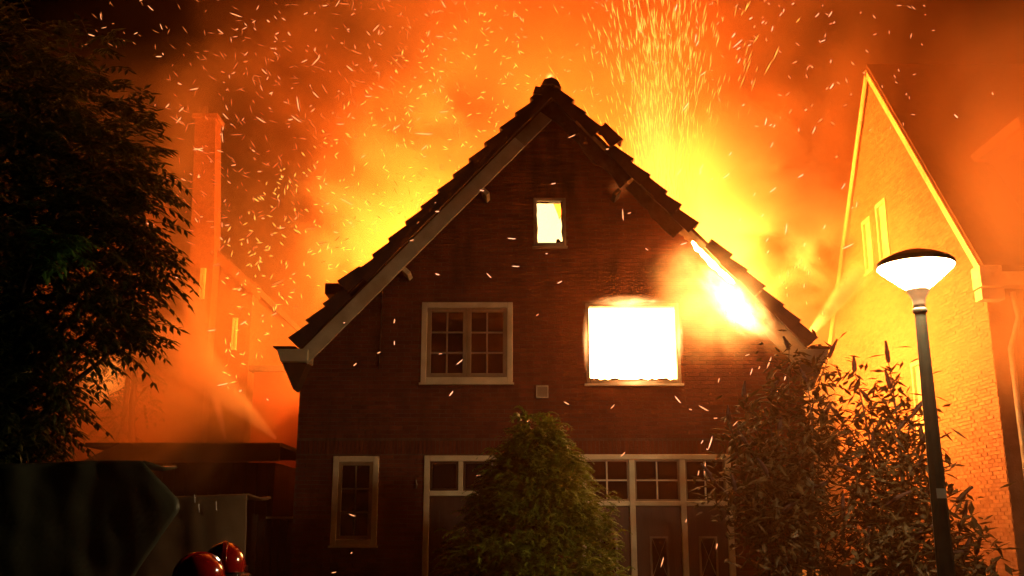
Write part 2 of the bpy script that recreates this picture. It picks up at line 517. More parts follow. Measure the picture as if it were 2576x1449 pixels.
# middle door with two toplights
x0, x1, z0, z1 = HOLES[4]
df = MB()
df.box(x0, x0 + .085, 14.965, 15.1, 0.001, z1); df.box(x1 - .085, x1, 14.965, 15.1, 0.001, z1)
df.box(x0 + .085, x1 - .085, 14.965, 15.1, z1 - .085, z1)
df.box(x0 + .085, x1 - .085, 14.967, 15.1, 2.31, 2.385)
xm = (x0 + x1) / 2
df.box(xm - .035, xm + .035, 14.967, 15.1, 2.385, z1 - .085)
d1 = df.build('door_frame', 'paint', house, bevel=0.006)
d1['label'] = 'cream door frame with two toplights behind the conifer'
for a, b in ((x0 + .085, xm - .035), (xm + .035, x1 - .085)):
    ring(MB(), a + .002, b - .002, 2.387, z1 - .087, .03, 14.99, 15.05).build('toplight_frame', 'door_wood', d1)
    MB().box(a + .036, b - .036, 15.03, 15.036, 2.42, z1 - .12).build('toplight_pane', 'glass', d1)
    MB().box(a + .05, b - .05, 15.07, 15.075, 2.44, z1 - .15).build('roller_blind', 'blind', d1)
MB().box(x0 + .087, x1 - .087, 15.02, 15.07, 0.02, 2.308).build('door_leaf', 'door_wood', d1)
for za, zb in ((0.25, 0.95), (1.1, 1.5), (1.65, 2.15)):
    ring(MB(), x0 + .2, x1 - .2, za, zb, .04, 15.0, 15.018).build('door_moulding', 'door_wood', d1)
MB().box(x0 + .12, x0 + .15, 14.96, 15.02, 1.0, 1.16).build('door_handle', 'zinc', d1)
# right door set: three bays with crossed toplights
x0, x1, z0, z1 = HOLES[5]
df = MB()
posts = [x0, x0 + .735, x0 + 1.485, x1 - .085]
for p in posts: df.box(p, p + .085, 14.965, 15.1, 0.001, z1 - .075)
df.box(x0, x1, 14.96, 15.1, z1 - .075, z1)
for p, q in zip(posts, posts[1:]): df.box(p + .085, q, 14.967, 15.1, 2.165, 2.235)
d2 = df.build('door_frame', 'paint', house, bevel=0.006)
d2['label'] = 'wide cream door frame in three bays with crossed toplights'
for p, q in zip(posts, posts[1:]):
    a, b = p + .087, q - .002
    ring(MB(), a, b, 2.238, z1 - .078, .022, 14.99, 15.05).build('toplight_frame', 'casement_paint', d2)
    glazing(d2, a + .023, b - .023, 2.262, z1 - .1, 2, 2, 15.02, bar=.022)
    MB().box(a, b, 15.02, 15.07, 0.02, 2.163).build('door_leaf', 'door_wood', d2)
    ca = (a + b) / 2
    ring(MB(), ca - .135, ca + .135, 1.12, 1.73, .028, 14.995, 15.018).build('door_window_frame', 'sooty_paint', d2)
    MB().box(ca - .106, ca + .106, 15.006, 15.012, 1.15, 1.70).build('door_window_pane', 'glass', d2)
    for s in (-1, 1):
        mb = MB(); mb.obox((ca - s * .105, 15.0, 1.152), (s * .21, 0, .546), (0, .004, 0), (s * -.008, 0, .004))
        mb.build('cross_bar', 'sooty_paint', d2)
    ring(MB(), a + .06, b - .06, 0.2, 0.95, .04, 15.0, 15.018).build('door_moulding', 'door_wood', d2)
# small fittings on the wall
vt = ring(MB(), 0.365, 0.55, 3.76, 3.945, .014, 14.95, 15.004).build('vent_cover', 'paint', house)
MB().box(.38, .535, 14.965, 15.003, 3.775, 3.93).build('vent_plate', 'casement_paint', vt)
hk = W(1046, 1208, 14.95)
MB().tube([hk + Vector((0, .05, .0)), hk, hk + Vector((.02, -.01, -.06)), hk + Vector((.012, -.01, -.12))], .008, 6).build('wall_hook', 'zinc', house)
MB().tube([(-2.02, 14.985, 5.5), (-2.015, 14.985, 4.8), (-2.03, 14.985, 4.2)], .014, 6).build('wall_cable', 'char', house)

# roof ------------------------------------------------------------
ca, sa = math.cos(SL), math.sin(SL)
def slope(side):
    """foot, upward direction and outward normal of a roof slope (side -1 left, 1 right)"""
    foot = Vector((APX + side * (APX - EVX), 0, EVZ))
    return foot, Vector((-side * ca, 0, sa)), Vector((side * sa, 0, ca))
LEN = (APX - EVX) / ca
Yv = Vector((0, 1, 0))
for side in (-1, 1):
    foot, d, n = slope(side)
    # boarding under the tiles, burnt away behind the gable
    deck = MB()
    m = 22
    for i in range(m):
        y1 = 15.5 + R.uniform(0, .5)
        a, b = LEN * i / m, LEN * (i + 1) / m - .004
        if side == 1 and i in (6, 7): continue
        deck.obox(foot + d * a + Yv * 14.62 - n * .06, d * (b - a), Yv * (y1 - 14.62), n * .05)
    deck.build('roof_boarding', 'char', house)
    # tiles
    tl = MB()   # local: x along slope up, y depth, z normal
    tl.add([(0, 0, .045), (.40, 0, 0), (.40, .29, 0), (0, .29, .045), (0, 0, .07), (.40, 0, .025), (.40, .29, .025), (0, .29, .07),
            (0, .145, .025), (.40, .145, -.015), (0, .145, .05), (.40, .145, .01)],
           [(0, 8, 9, 1), (8, 3, 2, 9), (4, 5, 11, 10), (10, 11, 6, 7), (0, 4, 10, 8), (8, 10, 7, 3), (1, 9, 11, 5), (9, 2, 6, 11), (0, 1, 5, 4), (3, 7, 6, 2)])
    tme = tl.mesh('roof_tile', 'tile')
    vl = MB()   # verge tile with a side flap
    vl.add([(0, 0, .06), (.40, 0, 0), (.40, .26, 0), (0, .26, .06), (0, 0, .098), (.40, 0, .03), (.40, .26, .025), (0, .26, .085)],
           [(0, 3, 2, 1), (4, 5, 6, 7), (0, 4, 7, 3), (1, 2, 6, 5), (0, 1, 5, 4), (3, 7, 6, 2)])
    vl.slab([(0.005, -.15), (.375, -.15), (.375, .015), (.005, .09)], -.03, -.002)
    vme = vl.mesh('verge_tile', 'tile')
    nrow = 16
    for k in range(nrow):
        for col in range(4):
            if side == 1 and (k in (6,) and col < 3 or R.random() < .12 and col): continue
            if side == -1 and col and R.random() < .06: continue
            o = bpy.data.objects.new('verge_tile' if col == 0 else 'roof_tile', vme if col == 0 else tme)
            C.objects.link(o); o.parent = house
            jit = .008 if side == -1 else .022
            p = foot + d * (k * LEN / nrow - .02 + R.uniform(-jit, jit)) + Yv * (14.55 + col * .275) + n * R.uniform(0, jit)
            M = Matrix.Identity(3)
            X_, Z_ = d, n
            M.col[0] = X_; M.col[1] = Yv; M.col[2] = Z_
            tilt = R.uniform(-.02, .02) if side == -1 else R.uniform(-.07, .05)
            if side == -1 and k == 3 and col == 0:
                p += n * .09 + d * .05; tilt = .03
            if side == 1 and k == 12 and col == 0:
                p += n * .10; tilt = -.16
            if side == 1 and k == 15 and col == 0: p -= d * .08
            M = M @ Matrix.Rotation(tilt, 3, 'Y')
            o.matrix_local = Matrix.Translation(p - Vector((HX, 15, 0))) @ M.to_4x4()
    # bargeboard
    if side == -1:
        bb = MB(); bb.obox(foot + d * -.1 + Yv * 14.60 - n * .385, d * (LEN * .84), Yv * .035, n * .22)
        bb.build('bargeboard', 'paint', house, bevel=.006)
        bb = MB(); bb.obox(foot + d * (LEN * .84 - .098) + Yv * 14.602 - n * .385, d * (LEN * .15), Yv * .033, n * .215)
        bb.build('bargeboard', 'sooty_paint', house)['label'] = 'sooty top end of the bargeboard'
    else:
        bb = MB(); bb.obox(foot + d * -.1 + Yv * 14.60 - n * .42, d * (LEN * .17), Yv * .035, n * .30)
        bb.build('bargeboard', 'sooty_paint', house, bevel=.006)['label'] = 'scorched foot of the right bargeboard'
        for a, b, wdt in ((.17, .26, .20), (.47, .66, .22), (.67, .985, .26)):
            pts = []
            q = MB()
            nseg = 9
            top, bot = [], []
            for i in range(nseg + 1):
                t = LEN * (a + (b - a) * i / nseg) - .1
                wv = wdt * R.uniform(.75, 1.05)
                top.append(foot + d * t - n * .13); bot.append(foot + d * t - n * (.13 + wv))
            ring_ = top + bot[::-1]
            q.slab([(p.x, p.z) for p in ring_], 14.60, 14.632)
            q.build('bargeboard', 'char', house)['label'] = 'charred piece of the right bargeboard'
    # purlin ends
    for t in ((.335, .645) if side == -1 else (.645,)):
        p = foot + d * (LEN * t) - n * .40
        q = MB(); q.obox(p + Yv * 14.64 - n * .10, d * .075, Yv * .36, n * .12)
        q.build('purlin_end', 'paint' if side == -1 else 'char', house, bevel=.006)
    # soffit boarding under the overhang
    q = MB(); q.obox(foot + d * -.05 + Yv * 14.64 - n * .16, d * (LEN * (.99 if side == -1 else .3)), Yv * .355, n * .03)
    q.build('soffit', 'dark_wood' if side == -1 else 'char', house)
    # boxed gutter end, gutter and corbel
    sx = side
    ex = foot.x
    gm = 'paint' if side == -1 else 'sooty_paint'
    gb = MB()
    gb.slab([(ex + sx * .25, 4.44), (ex + sx * .19, 4.25), (ex - sx * .22, 4.25), (ex - sx * .22, 4.44)], 14.575, 14.985)
    gx = gb.build('gutter_box', gm, house, bevel=.008)
    MB().slab([(ex + sx * .31, 4.475), (ex + sx * .28, 4.442), (ex - sx * .03, 4.442), (ex - sx * .03, 4.475)], 14.54, 14.99).build('gutter_lip', 'char', gx)
    MB().slab([(ex + sx * .28, 4.44), (ex + sx * .20, 4.24), (ex + sx * .04, 4.24), (ex + sx * .04, 4.44)], 14.99, 23.5).build('gutter', gm, house)
    MB().slab([(ex + sx * .18, 4.245), (ex - sx * .20, 4.245), (ex - sx * .05, 3.88), (ex - sx * .01, 3.84)], 14.66, 14.985).build('corbel', 'dark_wood', house)
# ridge
rt = MB()
rt.slab([(APX - .16, 8.64), (APX - .10, 8.76), (APX + .02, 8.80), (APX + .12, 8.74), (APX + .17, 8.62), (APX + .02, 8.68)], 14.5, 14.85)
rt.build('ridge_tile', 'tile', house)
rt = MB()
rt.slab([(APX - .28, 8.52), (APX - .24, 8.64), (APX - .12, 8.62), (APX - .14, 8.5)], 14.5, 14.8)
rt.build('ridge_tile', 'tile', house)

# ------------------------------------------------------------------ neighbour on the right
NX, NY0, NY1, NE, NR = 7.6, 15.5, 23.3, 6.0, 11.3
nb = thing('neighbour_house', (NX + 4, 19.4, 0), 'neighbouring brick house on the right, its gable wall lit yellow by the fire', 'house')
NYM = (NY0 + NY1) / 2
def edges_nb(z):
    if z < NE: return NY0, NY1
    k = (NR - .1 - z) * (NYM - NY0) / (NR - NE)
    return NYM - k, NYM + k
NH = [(19.2, 19.75, 7.15, 8.4), (20.1, 20.6, 7.15, 8.3), (18.2, 18.7, 3.4, 4.9)]
zs = sorted({0.0, NE, NR - .12} | {h[2] for h in NH} | {h[3] for h in NH})
core = MB()
for za, zb in zip(zs, zs[1:]):
    mid = (za + zb) / 2
    cuts = sorted((h[0], h[1]) for h in NH if h[2] < mid < h[3])
    l0, r0 = edges_nb(za + 1e-4); l1, r1 = edges_nb(zb - 1e-4)
    xs = [None] + [c for ab in cuts for c in ab] + [None]
    for i in range(0, len(xs), 2):
        a, b = xs[i], xs[i + 1]
        core.slabx([(l0 if a is None else a, za), (r0 if b is None else b, za), (r1 if b is None else b, zb), (l1 if a is None else a, zb)], NX + .012, NX + .3)
core.build('wall', 'pale_mortar', nb)
rects = brick_rects(NY0, NY1, 0, NR, edges_nb, NH)
def near2(r_): return abs((r_[0] + r_[1]) / 2 - 17.2) + abs((r_[2] + r_[3]) / 2 - 4.6)
whole = sorted([r_ for r_ in rects if abs(r_[1] - r_[0] - 0.209) < 0.002], key=near2)[:300]
wset = set(whole)
bw = MB()
for r_ in rects:
    if r_ in wset: continue
    bw.cur = R.random() * 0.98 + 0.01
    y0, y1, z0, z1 = r_
    a, b = NX + R.uniform(-.004, .004), NX + .03
    v = [(a, y0, z0), (a, y1, z0), (a, y1, z1), (a, y0, z1), (b, y0, z0), (b, y1, z0), (b, y1, z1), (b, y0, z1)]
    bw.add(v, [(3, 2, 1, 0), (7, 3, 0, 4), (2, 6, 5, 1), (7, 6, 2, 3), (0, 1, 5, 4)])
tag(bw.build('brickwork', 'pale_brick', nb, fix=False), kind='stuff')
b0 = MB(); b0.add([(-.014, -.1045, -.0255), (-.014, .1045, -.0255), (-.014, .1045, .0255), (-.014, -.1045, .0255),
                   (.016, -.1045, -.0255), (.016, .1045, -.0255), (.016, .1045, .0255), (.016, -.1045, .0255)],
                  [(3, 2, 1, 0), (7, 3, 0, 4), (2, 6, 5, 1), (7, 6, 2, 3), (0, 1, 5, 4)])
bme = b0.mesh('brick', 'pale_brick')
for y0, y1, z0, z1 in whole:
    o = bpy.data.objects.new('brick', bme); C.objects.link(o); o.parent = nb
    o.location = (-4 + .014 + R.uniform(-.003, .003), (y0 + y1) / 2 - 19.4, (z0 + z1) / 2)
MB().box(NX + .302, 17, NY0 + .005, NY0 + .3, 0, NE - .05).build('front_wall', 'pale_brick', nb)
MB().box(NX + .302, 17, NY1 - .3, NY1, 0, NE).build('rear_wall', 'pale_brick', nb)
# roof slopes with verge boards, gutter end, downpipe and a dormer
sl2 = math.atan2(NR - NE, NYM - NY0)
for s in (-1, 1):
    ye = NYM + s * (NYM - NY0 + .15)
    ze = NE - .2
    rf = MB()
    rf.add([(NX - .06, ye, ze), (17, ye, ze), (17, NYM, NR), (NX - .06, NYM, NR),
            (NX - .06, ye, ze + .14), (17, ye, ze + .14), (17, NYM, NR + .16), (NX - .06, NYM, NR + .16)],
           [(0, 1, 2, 3), (7, 6, 5, 4), (0, 4, 5, 1), (1, 5, 6, 2), (3, 2, 6, 7), (0, 3, 7, 4)])
    rf.build('roof', 'tile', nb)
    vb = MB()
    L2 = Vector((0, NYM - ye, NR - ze))
    dd = L2.normalized(); nn = Vector((0, dd.z * s, abs(dd.y)))
    vb.obox(Vector((NX - .10, ye, ze)) - nn * .10, L2, (.035, 0, 0), nn * .13)
    vb.build('bargeboard', 'paint', nb)
gx = MB(); gx.box(NX - .16, 17, NY0 - .28, NY0 - .02, NE - .42, NE - .2)
gx = gx.build('gutter', 'paint', nb)
MB().box(NX - .20, NX + .15, NY0 - .30, NY0 - .0, NE - .44, NE - .10).build('gutter_end', 'paint', gx)
MB().box(NX - .18, NX + .18, NY0 - .24, NY0 - .0, NE - .64, NE - .46).build('gutter_bracket', 'paint', gx)
MB().tube([(NX + .35, NY0 - .14, NE - .5), (NX + .42, NY0 - .12, NE - .9), (NX + .26, NY0 - .06, NE - 1.4), (NX + .28, NY0 - .06, .05)], .045, 10).build('downpipe', 'paint', gx, smooth=True)
# dormer on the street side of the roof
dx = 8.75
dm = MB(); dm.box(dx, 12, 15.75, 18.2, 6.4, 8.35)
dm = dm.build('dormer', 'paint', nb)
MB().box(dx - .28, 12.2, 15.45, 18.3, 8.36, 8.55).build('dormer_roof', 'paint', dm)
MB().box(dx - .2, dx - .002, 15.6, 16.1, 8.05, 8.35).build('dormer_bracket', 'paint', dm)
# gable windows
for (y0, y1, z0, z1) in NH:
    q = MB(); w_ = .07
    q.box(NX - .03, NX + .08, y0, y0 + w_, z0, z1); q.box(NX - .03, NX + .08, y1 - w_, y1, z0, z1)
    q.box(NX - .03, NX + .08, y0 + w_, y1 - w_, z0, z0 + w_); q.box(NX - .03, NX + .08, y0 + w_, y1 - w_, z1 - w_, z1)
    q = q.build('window', 'paint', nb)
    MB().box(NX + .03, NX + .036, y0 + w_, y1 - w_, z0 + w_, z1 - w_).build('pane', 'paint', q)
    MB().box(NX - .06, NX + .0, y0 - .04, y1 + .04, z0 - .05, z0 - .002).build('sill', 'paint', q)

# ------------------------------------------------------------------ neighbour on the left, deep in the smoke
LY = 24.0
lh = thing('rear_house', (-10, LY + 3, 0), 'pale gabled house with a tall outside chimney, dim in smoke behind the left tree', 'house')
ap = W(395, 500, LY); er = W(637, 722, LY)
slp = (ap.z - er.z) / (er.x - ap.x)
xl = 2 * ap.x - er.x
MB().slab([(xl, 0), (er.x, 0), (er.x, er.z - .1), (ap.x, ap.z - .1), (xl, er.z - .1)], LY, LY + 7).build('wall', 'rear_brick', lh)
for s in (-1, 1):
    e2 = er.x + .25 if s == 1 else xl - .25
    ze = er.z - .25 * slp
    q = MB(); q.slab([(ap.x, ap.z - .06), (e2, ze - .06), (e2, ze + .12), (ap.x, ap.z + .12)], LY - .25, LY + 7.2)
    q.build('roof', 'tile', lh)
    q = MB(); q.slab([(ap.x, ap.z - .2), (e2, ze - .2), (e2, ze + .05), (ap.x, ap.z + .05)], LY - .30, LY - .252)
    q.build('bargeboard', 'rear_brick', lh)
# chimney breast down the gable, stepping in above the roof
t0, t1 = W(492, 300, LY - .5), W(543, 300, LY - .5)
c0, c1 = W(480, 640, LY - .5), W(540, 640, LY - .5)
ch = MB()
ch.add([(c0.x, LY - .55, 0), (c1.x, LY - .55, 0), (c1.x, LY - .02, 0), (c0.x, LY - .02, 0),
        (c0.x, LY - .55, c0.z), (c1.x, LY - .55, c0.z), (c1.x, LY - .02, c0.z), (c0.x, LY - .02, c0.z),
        (t0.x, LY - .55, t0.z), (t1.x, LY - .55, t0.z), (t1.x, LY - .02, t0.z), (t0.x, LY - .02, t0.z)],
       [(0, 1, 5, 4), (1, 2, 6, 5), (2, 3, 7, 6), (3, 0, 4, 7), (4, 5, 9, 8), (5, 6, 10, 9), (6, 7, 11, 10), (7, 4, 8, 11), (8, 9, 10, 11)])
chm = ch.build('chimney', 'rear_brick', lh)
MB().box(t0.x - .06, t1.x + .06, LY - .61, LY + .04, t0.z + .002, t0.z + .12).build('chimney_cap', 'rear_brick', chm)
MB().tube([(t0.x + .14, LY - .3, t0.z + .12), (t0.x + .14, LY - .3, t0.z + .42)], [.11, .09], 10).build('chimney_pot', 'tile', chm)
for px, py0, py1 in ((527, 690, 765), (590, 800, 880)):
    a, b = W(px - 9, py1, LY - .02), W(px + 9, py0, LY - .02)
    q = ring(MB(), a.x, b.x, a.z, b.z, .05, LY - .64 if px < 540 else LY - .06, LY - .56 if px < 540 else LY - .002)
    q = q.build('window', 'paint', lh)
lx = thing('brick_outbuilding', (-5.3, 22.5, 0), 'low brick outbuilding in smoke between the shed and the burning house', 'outbuilding')
a, b = W(640, 935, 21.5), W(760, 935, 21.5)
MB().box(a.x, b.x, 21.5, 25, 0, a.z).build('wall', 'brick', lx)
MB().box(a.x - .1, b.x + .1, 21.4, 25.1, a.z + .002, a.z + .12).build('roof', 'felt', lx)

# ------------------------------------------------------------------ flat-roofed shed and gate on the left
sh = thing('garden_shed', (-5.3, 18, 0), 'flat roofed shed with wide fascia boards left of the burning house', 'shed')
a, b = W(300, 1112, 17), W(705, 1108, 17)
MB().box(a.x + .12, b.x - .1, 17.15, 20.4, 0, 2.94).build('wall', 'dark_wood', sh)
MB().box(a.x, b.x, 17.0, 17.05, 2.95, 3.26).build('fascia', 'fascia', sh, bevel=.006)
MB().box(a.x - .6, b.x, 17.06, 20.5, 3.2, 3.27).build('roof', 'felt', sh)
MB().slab([(a.x - .62, 2.95), (a.x - .005, 2.95), (a.x - .005, 3.255)], 17.02, 20.4).build('roof_flank', 'fascia', sh)
for i in range(12):
    xx = a.x + .14 + i * .2
    MB().box(xx, xx + .19, 17.12, 17.148, .03, 2.93).build('plank', 'dark_wood', sh)
gt = thing('garden_gate', (-3.75, 15.5, 0), 'dark plank gate with a pale top rail beside the house corner', 'gate')
ga, gb_ = W(650, 1303, 15.5).x, W(742, 1303, 15.5).x
npl = 5
for i in range(npl):
    w_ = (gb_ - ga) / npl
    MB().box(ga + i * w_, ga + (i + 1) * w_ - .01, 15.5, 15.53, .04, 1.97 + R.uniform(-.01, .01)).build('plank', 'dark_wood', gt)
MB().box(ga + .12, gb_, 15.47, 15.54, 1.99, 2.02).build('top_rail', 'paint', gt)
MB().box(ga - .08, ga - .01, 15.46, 15.54, 0, 2.05).build('gate_post', 'dark_wood', gt)

# ------------------------------------------------------------------ covered stacks in the left foreground
def drape(name, outline, y0, y1, mat, parent, amp, seed, nx=70, nz=54, bulge=.25, wr=2.2, fk=1.0):
    """cloth hung over something: front sheet between a left, right and top edge given as functions of height, folded back over the top"""
    rr = random.Random(seed)
    ph = [rr.uniform(0, 6.28) for _ in range(8)]
    fr = [rr.uniform(.7, 1.4) * wr * (i + 1) for i in range(4)]
    v, f = [], []
    z0, z1, ledge, redge = outline
    for k in range(nz + 1):
        tz = k / nz
        for i in range(nx + 1):
            tx = i / nx
            z = z0 + (z1 - z0) * min(1, tz / .82)
            xa, xb = ledge(z), redge(z)
            x = xa + (xb - xa) * tx
            top = max(0, (tz - .82) / .18)
            fold = sum(math.sin(fr[j] * x * 2.2 + ph[j] + z * (.9 + .5 * j)) / (j + 1.2) for j in range(4)) * amp * fk * (1.15 - .6 * min(1, tz / .82))
            yy = y0 + fold - bulge * math.sin(PI * tx) * (.4 + .6 * (1 - tz)) + top * (y1 - y0)
            zz = z + math.sin(x * 3.1 + ph[5]) * .02 * tz - top * .05 * math.sin(PI * top) + math.sin(x * 7 + ph[6]) * amp * .25 * top
            nv = mnoise.noise(Vector((x * 2.3 + seed, z * 1.3, seed * .7))) + .6 * mnoise.noise(Vector((x * 5.1 + z * 1.4, z * 3.2, seed * 1.9)))
            v.append((x, yy + nv * amp * (2.2 - fk), zz + nv * amp * .2 * tz))
    for k in range(nz):
        for i in range(nx):
            a = k * (nx + 1) + i
            f.append((a, a + 1, a + nx + 2, a + nx + 1))
    # right flank
    off = len(v)
    for k in range(nz + 1):
        p = v[k * (nx + 1) + nx]
        for q in range(1, 9):
            t = q / 8
            v.append((p[0] - (y1 - p[1]) * t * .5 + math.sin(q * 1.7 + k * .2) * amp * .3, p[1] + (y1 - p[1]) * t, p[2] - .03 * math.sin(PI * t)))
    for k in range(nz):
        for q in range(8):
            a = k * (nx + 1) + nx if q == 0 else off + k * 8 + q - 1
            b = (k + 1) * (nx + 1) + nx if q == 0 else off + (k + 1) * 8 + q - 1
            f.append((a, off + k * 8 + q, off + (k + 1) * 8 + q, b))
    mb = MB(); mb.add(v, f)
    o = mb.build(name, mat, parent, smooth=True)
    so = o.modifiers.new('thick', 'SOLIDIFY'); so.thickness = .012
    return o

def lerp(pts):
    def fn(z):
        if z <= pts[0][0]: return pts[0][1]
        for (a, xa), (b, xb) in zip(pts, pts[1:]):
            if z <= b: return xa + (xb - xa) * (z - a) / (b - a)
        return pts[-1][1]
    return fn
tp = thing('covered_stack', (-4.5, 9.8, 0), 'stack under a dark green tarpaulin with one corner lifted, lower left foreground', 'tarpaulin')
drape('tarpaulin', (.05, 2.43, lerp([(0, -6.9), (3, -6.9)]), lerp([(0, -4.0), (1.42, -3.38), (2.0, -3.03), (2.08, -3.04), (2.43, -3.42)])), 9.3, 10.3, 'tarp', tp, .038, 3, bulge=.12, wr=2.6, fk=.8)
MB().box(-6.6, -3.9, 9.6, 10.2, 0, 1.7).build('pallet_stack', 'dark_wood', tp)
cv = thing('covered_stall', (-3.5, 11.8, 0), 'upright stall wrapped in beige canvas between the dark tarpaulin and the gate', 'canvas cover')
a, b = W(330, 1246, 11.3).x, W(624, 1246, 11.3).x
drape('canvas', (.02, W(500, 1243, 11.3).z, lerp([(0, a), (3, a)]), lerp([(0, b + .03), (1.9, b), (3, b - .04)])), 11.3, 12.4, 'canvas', cv, .022, 11, bulge=.05, wr=3)
for px, py in ((437, 1250), (489, 1243), (500, 1268), (543, 1262), (432, 1190 + 72)):
    p = W(px, py, 11.2)
    q = MB(); q.tube([p, p + Vector((.006, -.004, -.045)), p + Vector((.012, 0, -.09))], .007, 6)
    q.build('glint_speck', 'zinc', cv)  # small pale pieces stand in for white glints on the canvas

# ------------------------------------------------------------------ two people in red helmets
def person(loc, label, turn):
    root = thing('person', loc, label, 'person', 'people in red helmets')
    root.rotation_euler = (0, 0, turn)
    H = 1.64
    J = {'pel': (0, 0, .92), 'spi': (0, .01, 1.12), 'che': (0, 0, 1.30), 'nec': (0, .01, 1.43), 'hea': (0, .015, 1.53), 'top': (0, .01, 1.61)}
    R_ = {'pel': .16, 'spi': .15, 'che': .17, 'nec': .065, 'hea': .085, 'top': .07}
    E_ = [('pel', 'spi'), ('spi', 'che'), ('che', 'nec'), ('nec', 'hea'), ('hea', 'top')]
    for s, t in ((-1, 'l'), (1, 'r')):
        J.update({'sh' + t: (s * .20, 0, 1.36), 'el' + t: (s * .29, -.05, 1.10), 'wr' + t: (s * .21, .10, .96), 'ha' + t: (s * .16, .13, .92),
                  'hi' + t: (s * .10, 0, .88), 'kn' + t: (s * .12, .02, .49), 'an' + t: (s * .13, -.02, .10), 'to' + t: (s * .15, .14, .05)})
        R_.update({'sh' + t: .085, 'el' + t: .065, 'wr' + t: .05, 'ha' + t: .045, 'hi' + t: .105, 'kn' + t: .075, 'an' + t: .06, 'to' + t: .045})
        E_ += [('che', 'sh' + t), ('sh' + t, 'el' + t), ('el' + t, 'wr' + t), ('wr' + t, 'ha' + t), ('pel', 'hi' + t), ('hi' + t, 'kn' + t), ('kn' + t, 'an' + t), ('an' + t, 'to' + t)]
    ks = list(J)
    me = bpy.data.meshes.new('body')
    me.from_pydata([J[k] for k in ks], [(ks.index(a), ks.index(b)) for a, b in E_], [])
    o = bpy.data.objects.new('body', me); C.objects.link(o); o.parent = root
    o.modifiers.new('skin', 'SKIN')
    for i, k in enumerate(ks):
        me.skin_vertices[0].data[i].radius = (R_[k], R_[k])
        me.skin_vertices[0].data[i].use_root = (k == 'pel')
    ss = o.modifiers.new('sub', 'SUBSURF'); ss.levels = 2; ss.render_levels = 2
    me.materials.append(MATS['cloth_dark'])
    # helmet: deep shell, crest along the middle, brim and neck guard
    v, f = [], []
    nu, nv = 28, 12
    for j in range(nv + 1):
        th = PI * .56 * j / nv
        for i in range(nu):
            ph = 2 * PI * i / nu
            rx, ry, rz = .132, .155, .15
            v.append((rx * math.sin(th) * math.cos(ph), ry * math.sin(th) * math.sin(ph), 1.60 + rz * math.cos(th)))
    for j in range(nv):
        for i in range(nu):
            f.append((j * nu + i, j * nu + (i + 1) % nu, (j + 1) * nu + (i + 1) % nu, (j + 1) * nu + i))
    mb = MB(); mb.add(v, f)
    me2 = mb.mesh('helmet', 'red_shell')
    me2.polygons.foreach_set('use_smooth', [True] * len(me2.polygons))
    hm = bpy.data.objects.new('helmet', me2); C.objects.link(hm); hm.parent = root
    cr = MB()
    n = 16
    pv = []
    for i in range(n + 1):
        a = PI * (.08 + .84 * i / n)
        c_, s_ = math.cos(a), math.sin(a)
        for sx in (-1, 1):
            pv.append((sx * .016, .158 * c_, 1.60 + .150 * s_)); 
        for sx in (-1, 1):
            pv.append((sx * .012, .166 * c_, 1.60 + .160 * s_))
    fc = []
    for i in range(n):
        a = i * 4; b = a + 4
        fc += [(a, b, b + 2, a + 2), (a + 2, b + 2, b + 3, a + 3), (a + 3, b + 3, b + 1, a + 1)]
    cr.add(pv, fc)
    me3 = cr.mesh('crest', 'red_shell')
    o3 = bpy.data.objects.new('crest', me3); C.objects.link(o3); o3.parent = hm
    br = MB()
    br.lathe([(.128, 1.565), (.150, 1.562), (.168, 1.552), (.168, 1.545), (.13, 1.553)], 28)
    br.v = [(x, y * 1.15, z - .02 * (y > 0.05)) for x, y, z in br.v]
    br.f = br.f[:-2]; br.r = br.r[:-2]
    me4 = br.mesh('brim', 'black_trim')
    o4 = bpy.data.objects.new('brim', me4); C.objects.link(o4); o4.parent = hm
    for sx in (-1, 1):
        q = MB(); q.box(sx * .133 - .012, sx * .133 + .012, .02, .07, 1.575, 1.605)
        o5 = bpy.data.objects.new('visor_hinge', q.mesh('visor_hinge', 'zinc')); C.objects.link(o5); o5.parent = hm
    return root
hp = W(568, 1355, 6.4)
person((hp.x, 6.4, 0), 'person in a glossy red helmet, the taller and right one of two', .25).scale = (1, 1, hp.z / 1.772)
hp = W(505, 1382, 6.0)
person((hp.x, 6.0, 0), 'person in a glossy red helmet, the lower and left one of two', -.75).scale = (1, 1, hp.z / 1.772)

# ------------------------------------------------------------------ street lamp
LX, LYY = 3.572, 8.5
lp = thing('street_lamp', (LX, LYY, 0.12), 'lit street lamp with white cone head on a dark tapered pole', 'street lamp')
MB().lathe([(.105, .12), (.10, .5), (.082, .55), (.075, 1.2), (.062, 2.4), (.047, 3.66)], 12, (LX, LYY)).build('pole', 'pole_metal', lp)
MB().lathe([(.056, 3.655), (.062, 3.668), (.062, 3.685), (.054, 3.70)], 24, (LX, LYY)).build('collar_ring', 'pole_metal', lp, smooth=True)
MB().lathe([(.05, 3.70), (.052, 3.74), (.06, 3.79), (.098, 3.855), (.102, 3.865), (.09, 3.87)], 24, (LX, LYY)).build('collar', 'collar_metal', lp, smooth=True)
MB().lathe([(.088, 3.868), (.15, 3.915), (.23, 3.985), (.30, 4.045), (.318, 4.065), (.322, 4.08), (.315, 4.092), (.28, 4.093)], 40, (LX, LYY)).build('glass_bowl', 'lamp_glow', lp, smooth=True)
MB().lathe([(.325, 4.074), (.331, 4.085), (.328, 4.112), (.30, 4.138), (.20, 4.185), (.10, 4.22), (.03, 4.232)], 40, (LX, LYY)).build('cap', 'pole_metal', lp, smooth=True)
p = W(2368, 1245, LYY)
MB().box(LX - .045, LX + .035, LYY - .0785, LYY - .0755, p.z - .03, p.z + .05).build('number_plate', 'sticker', lp)

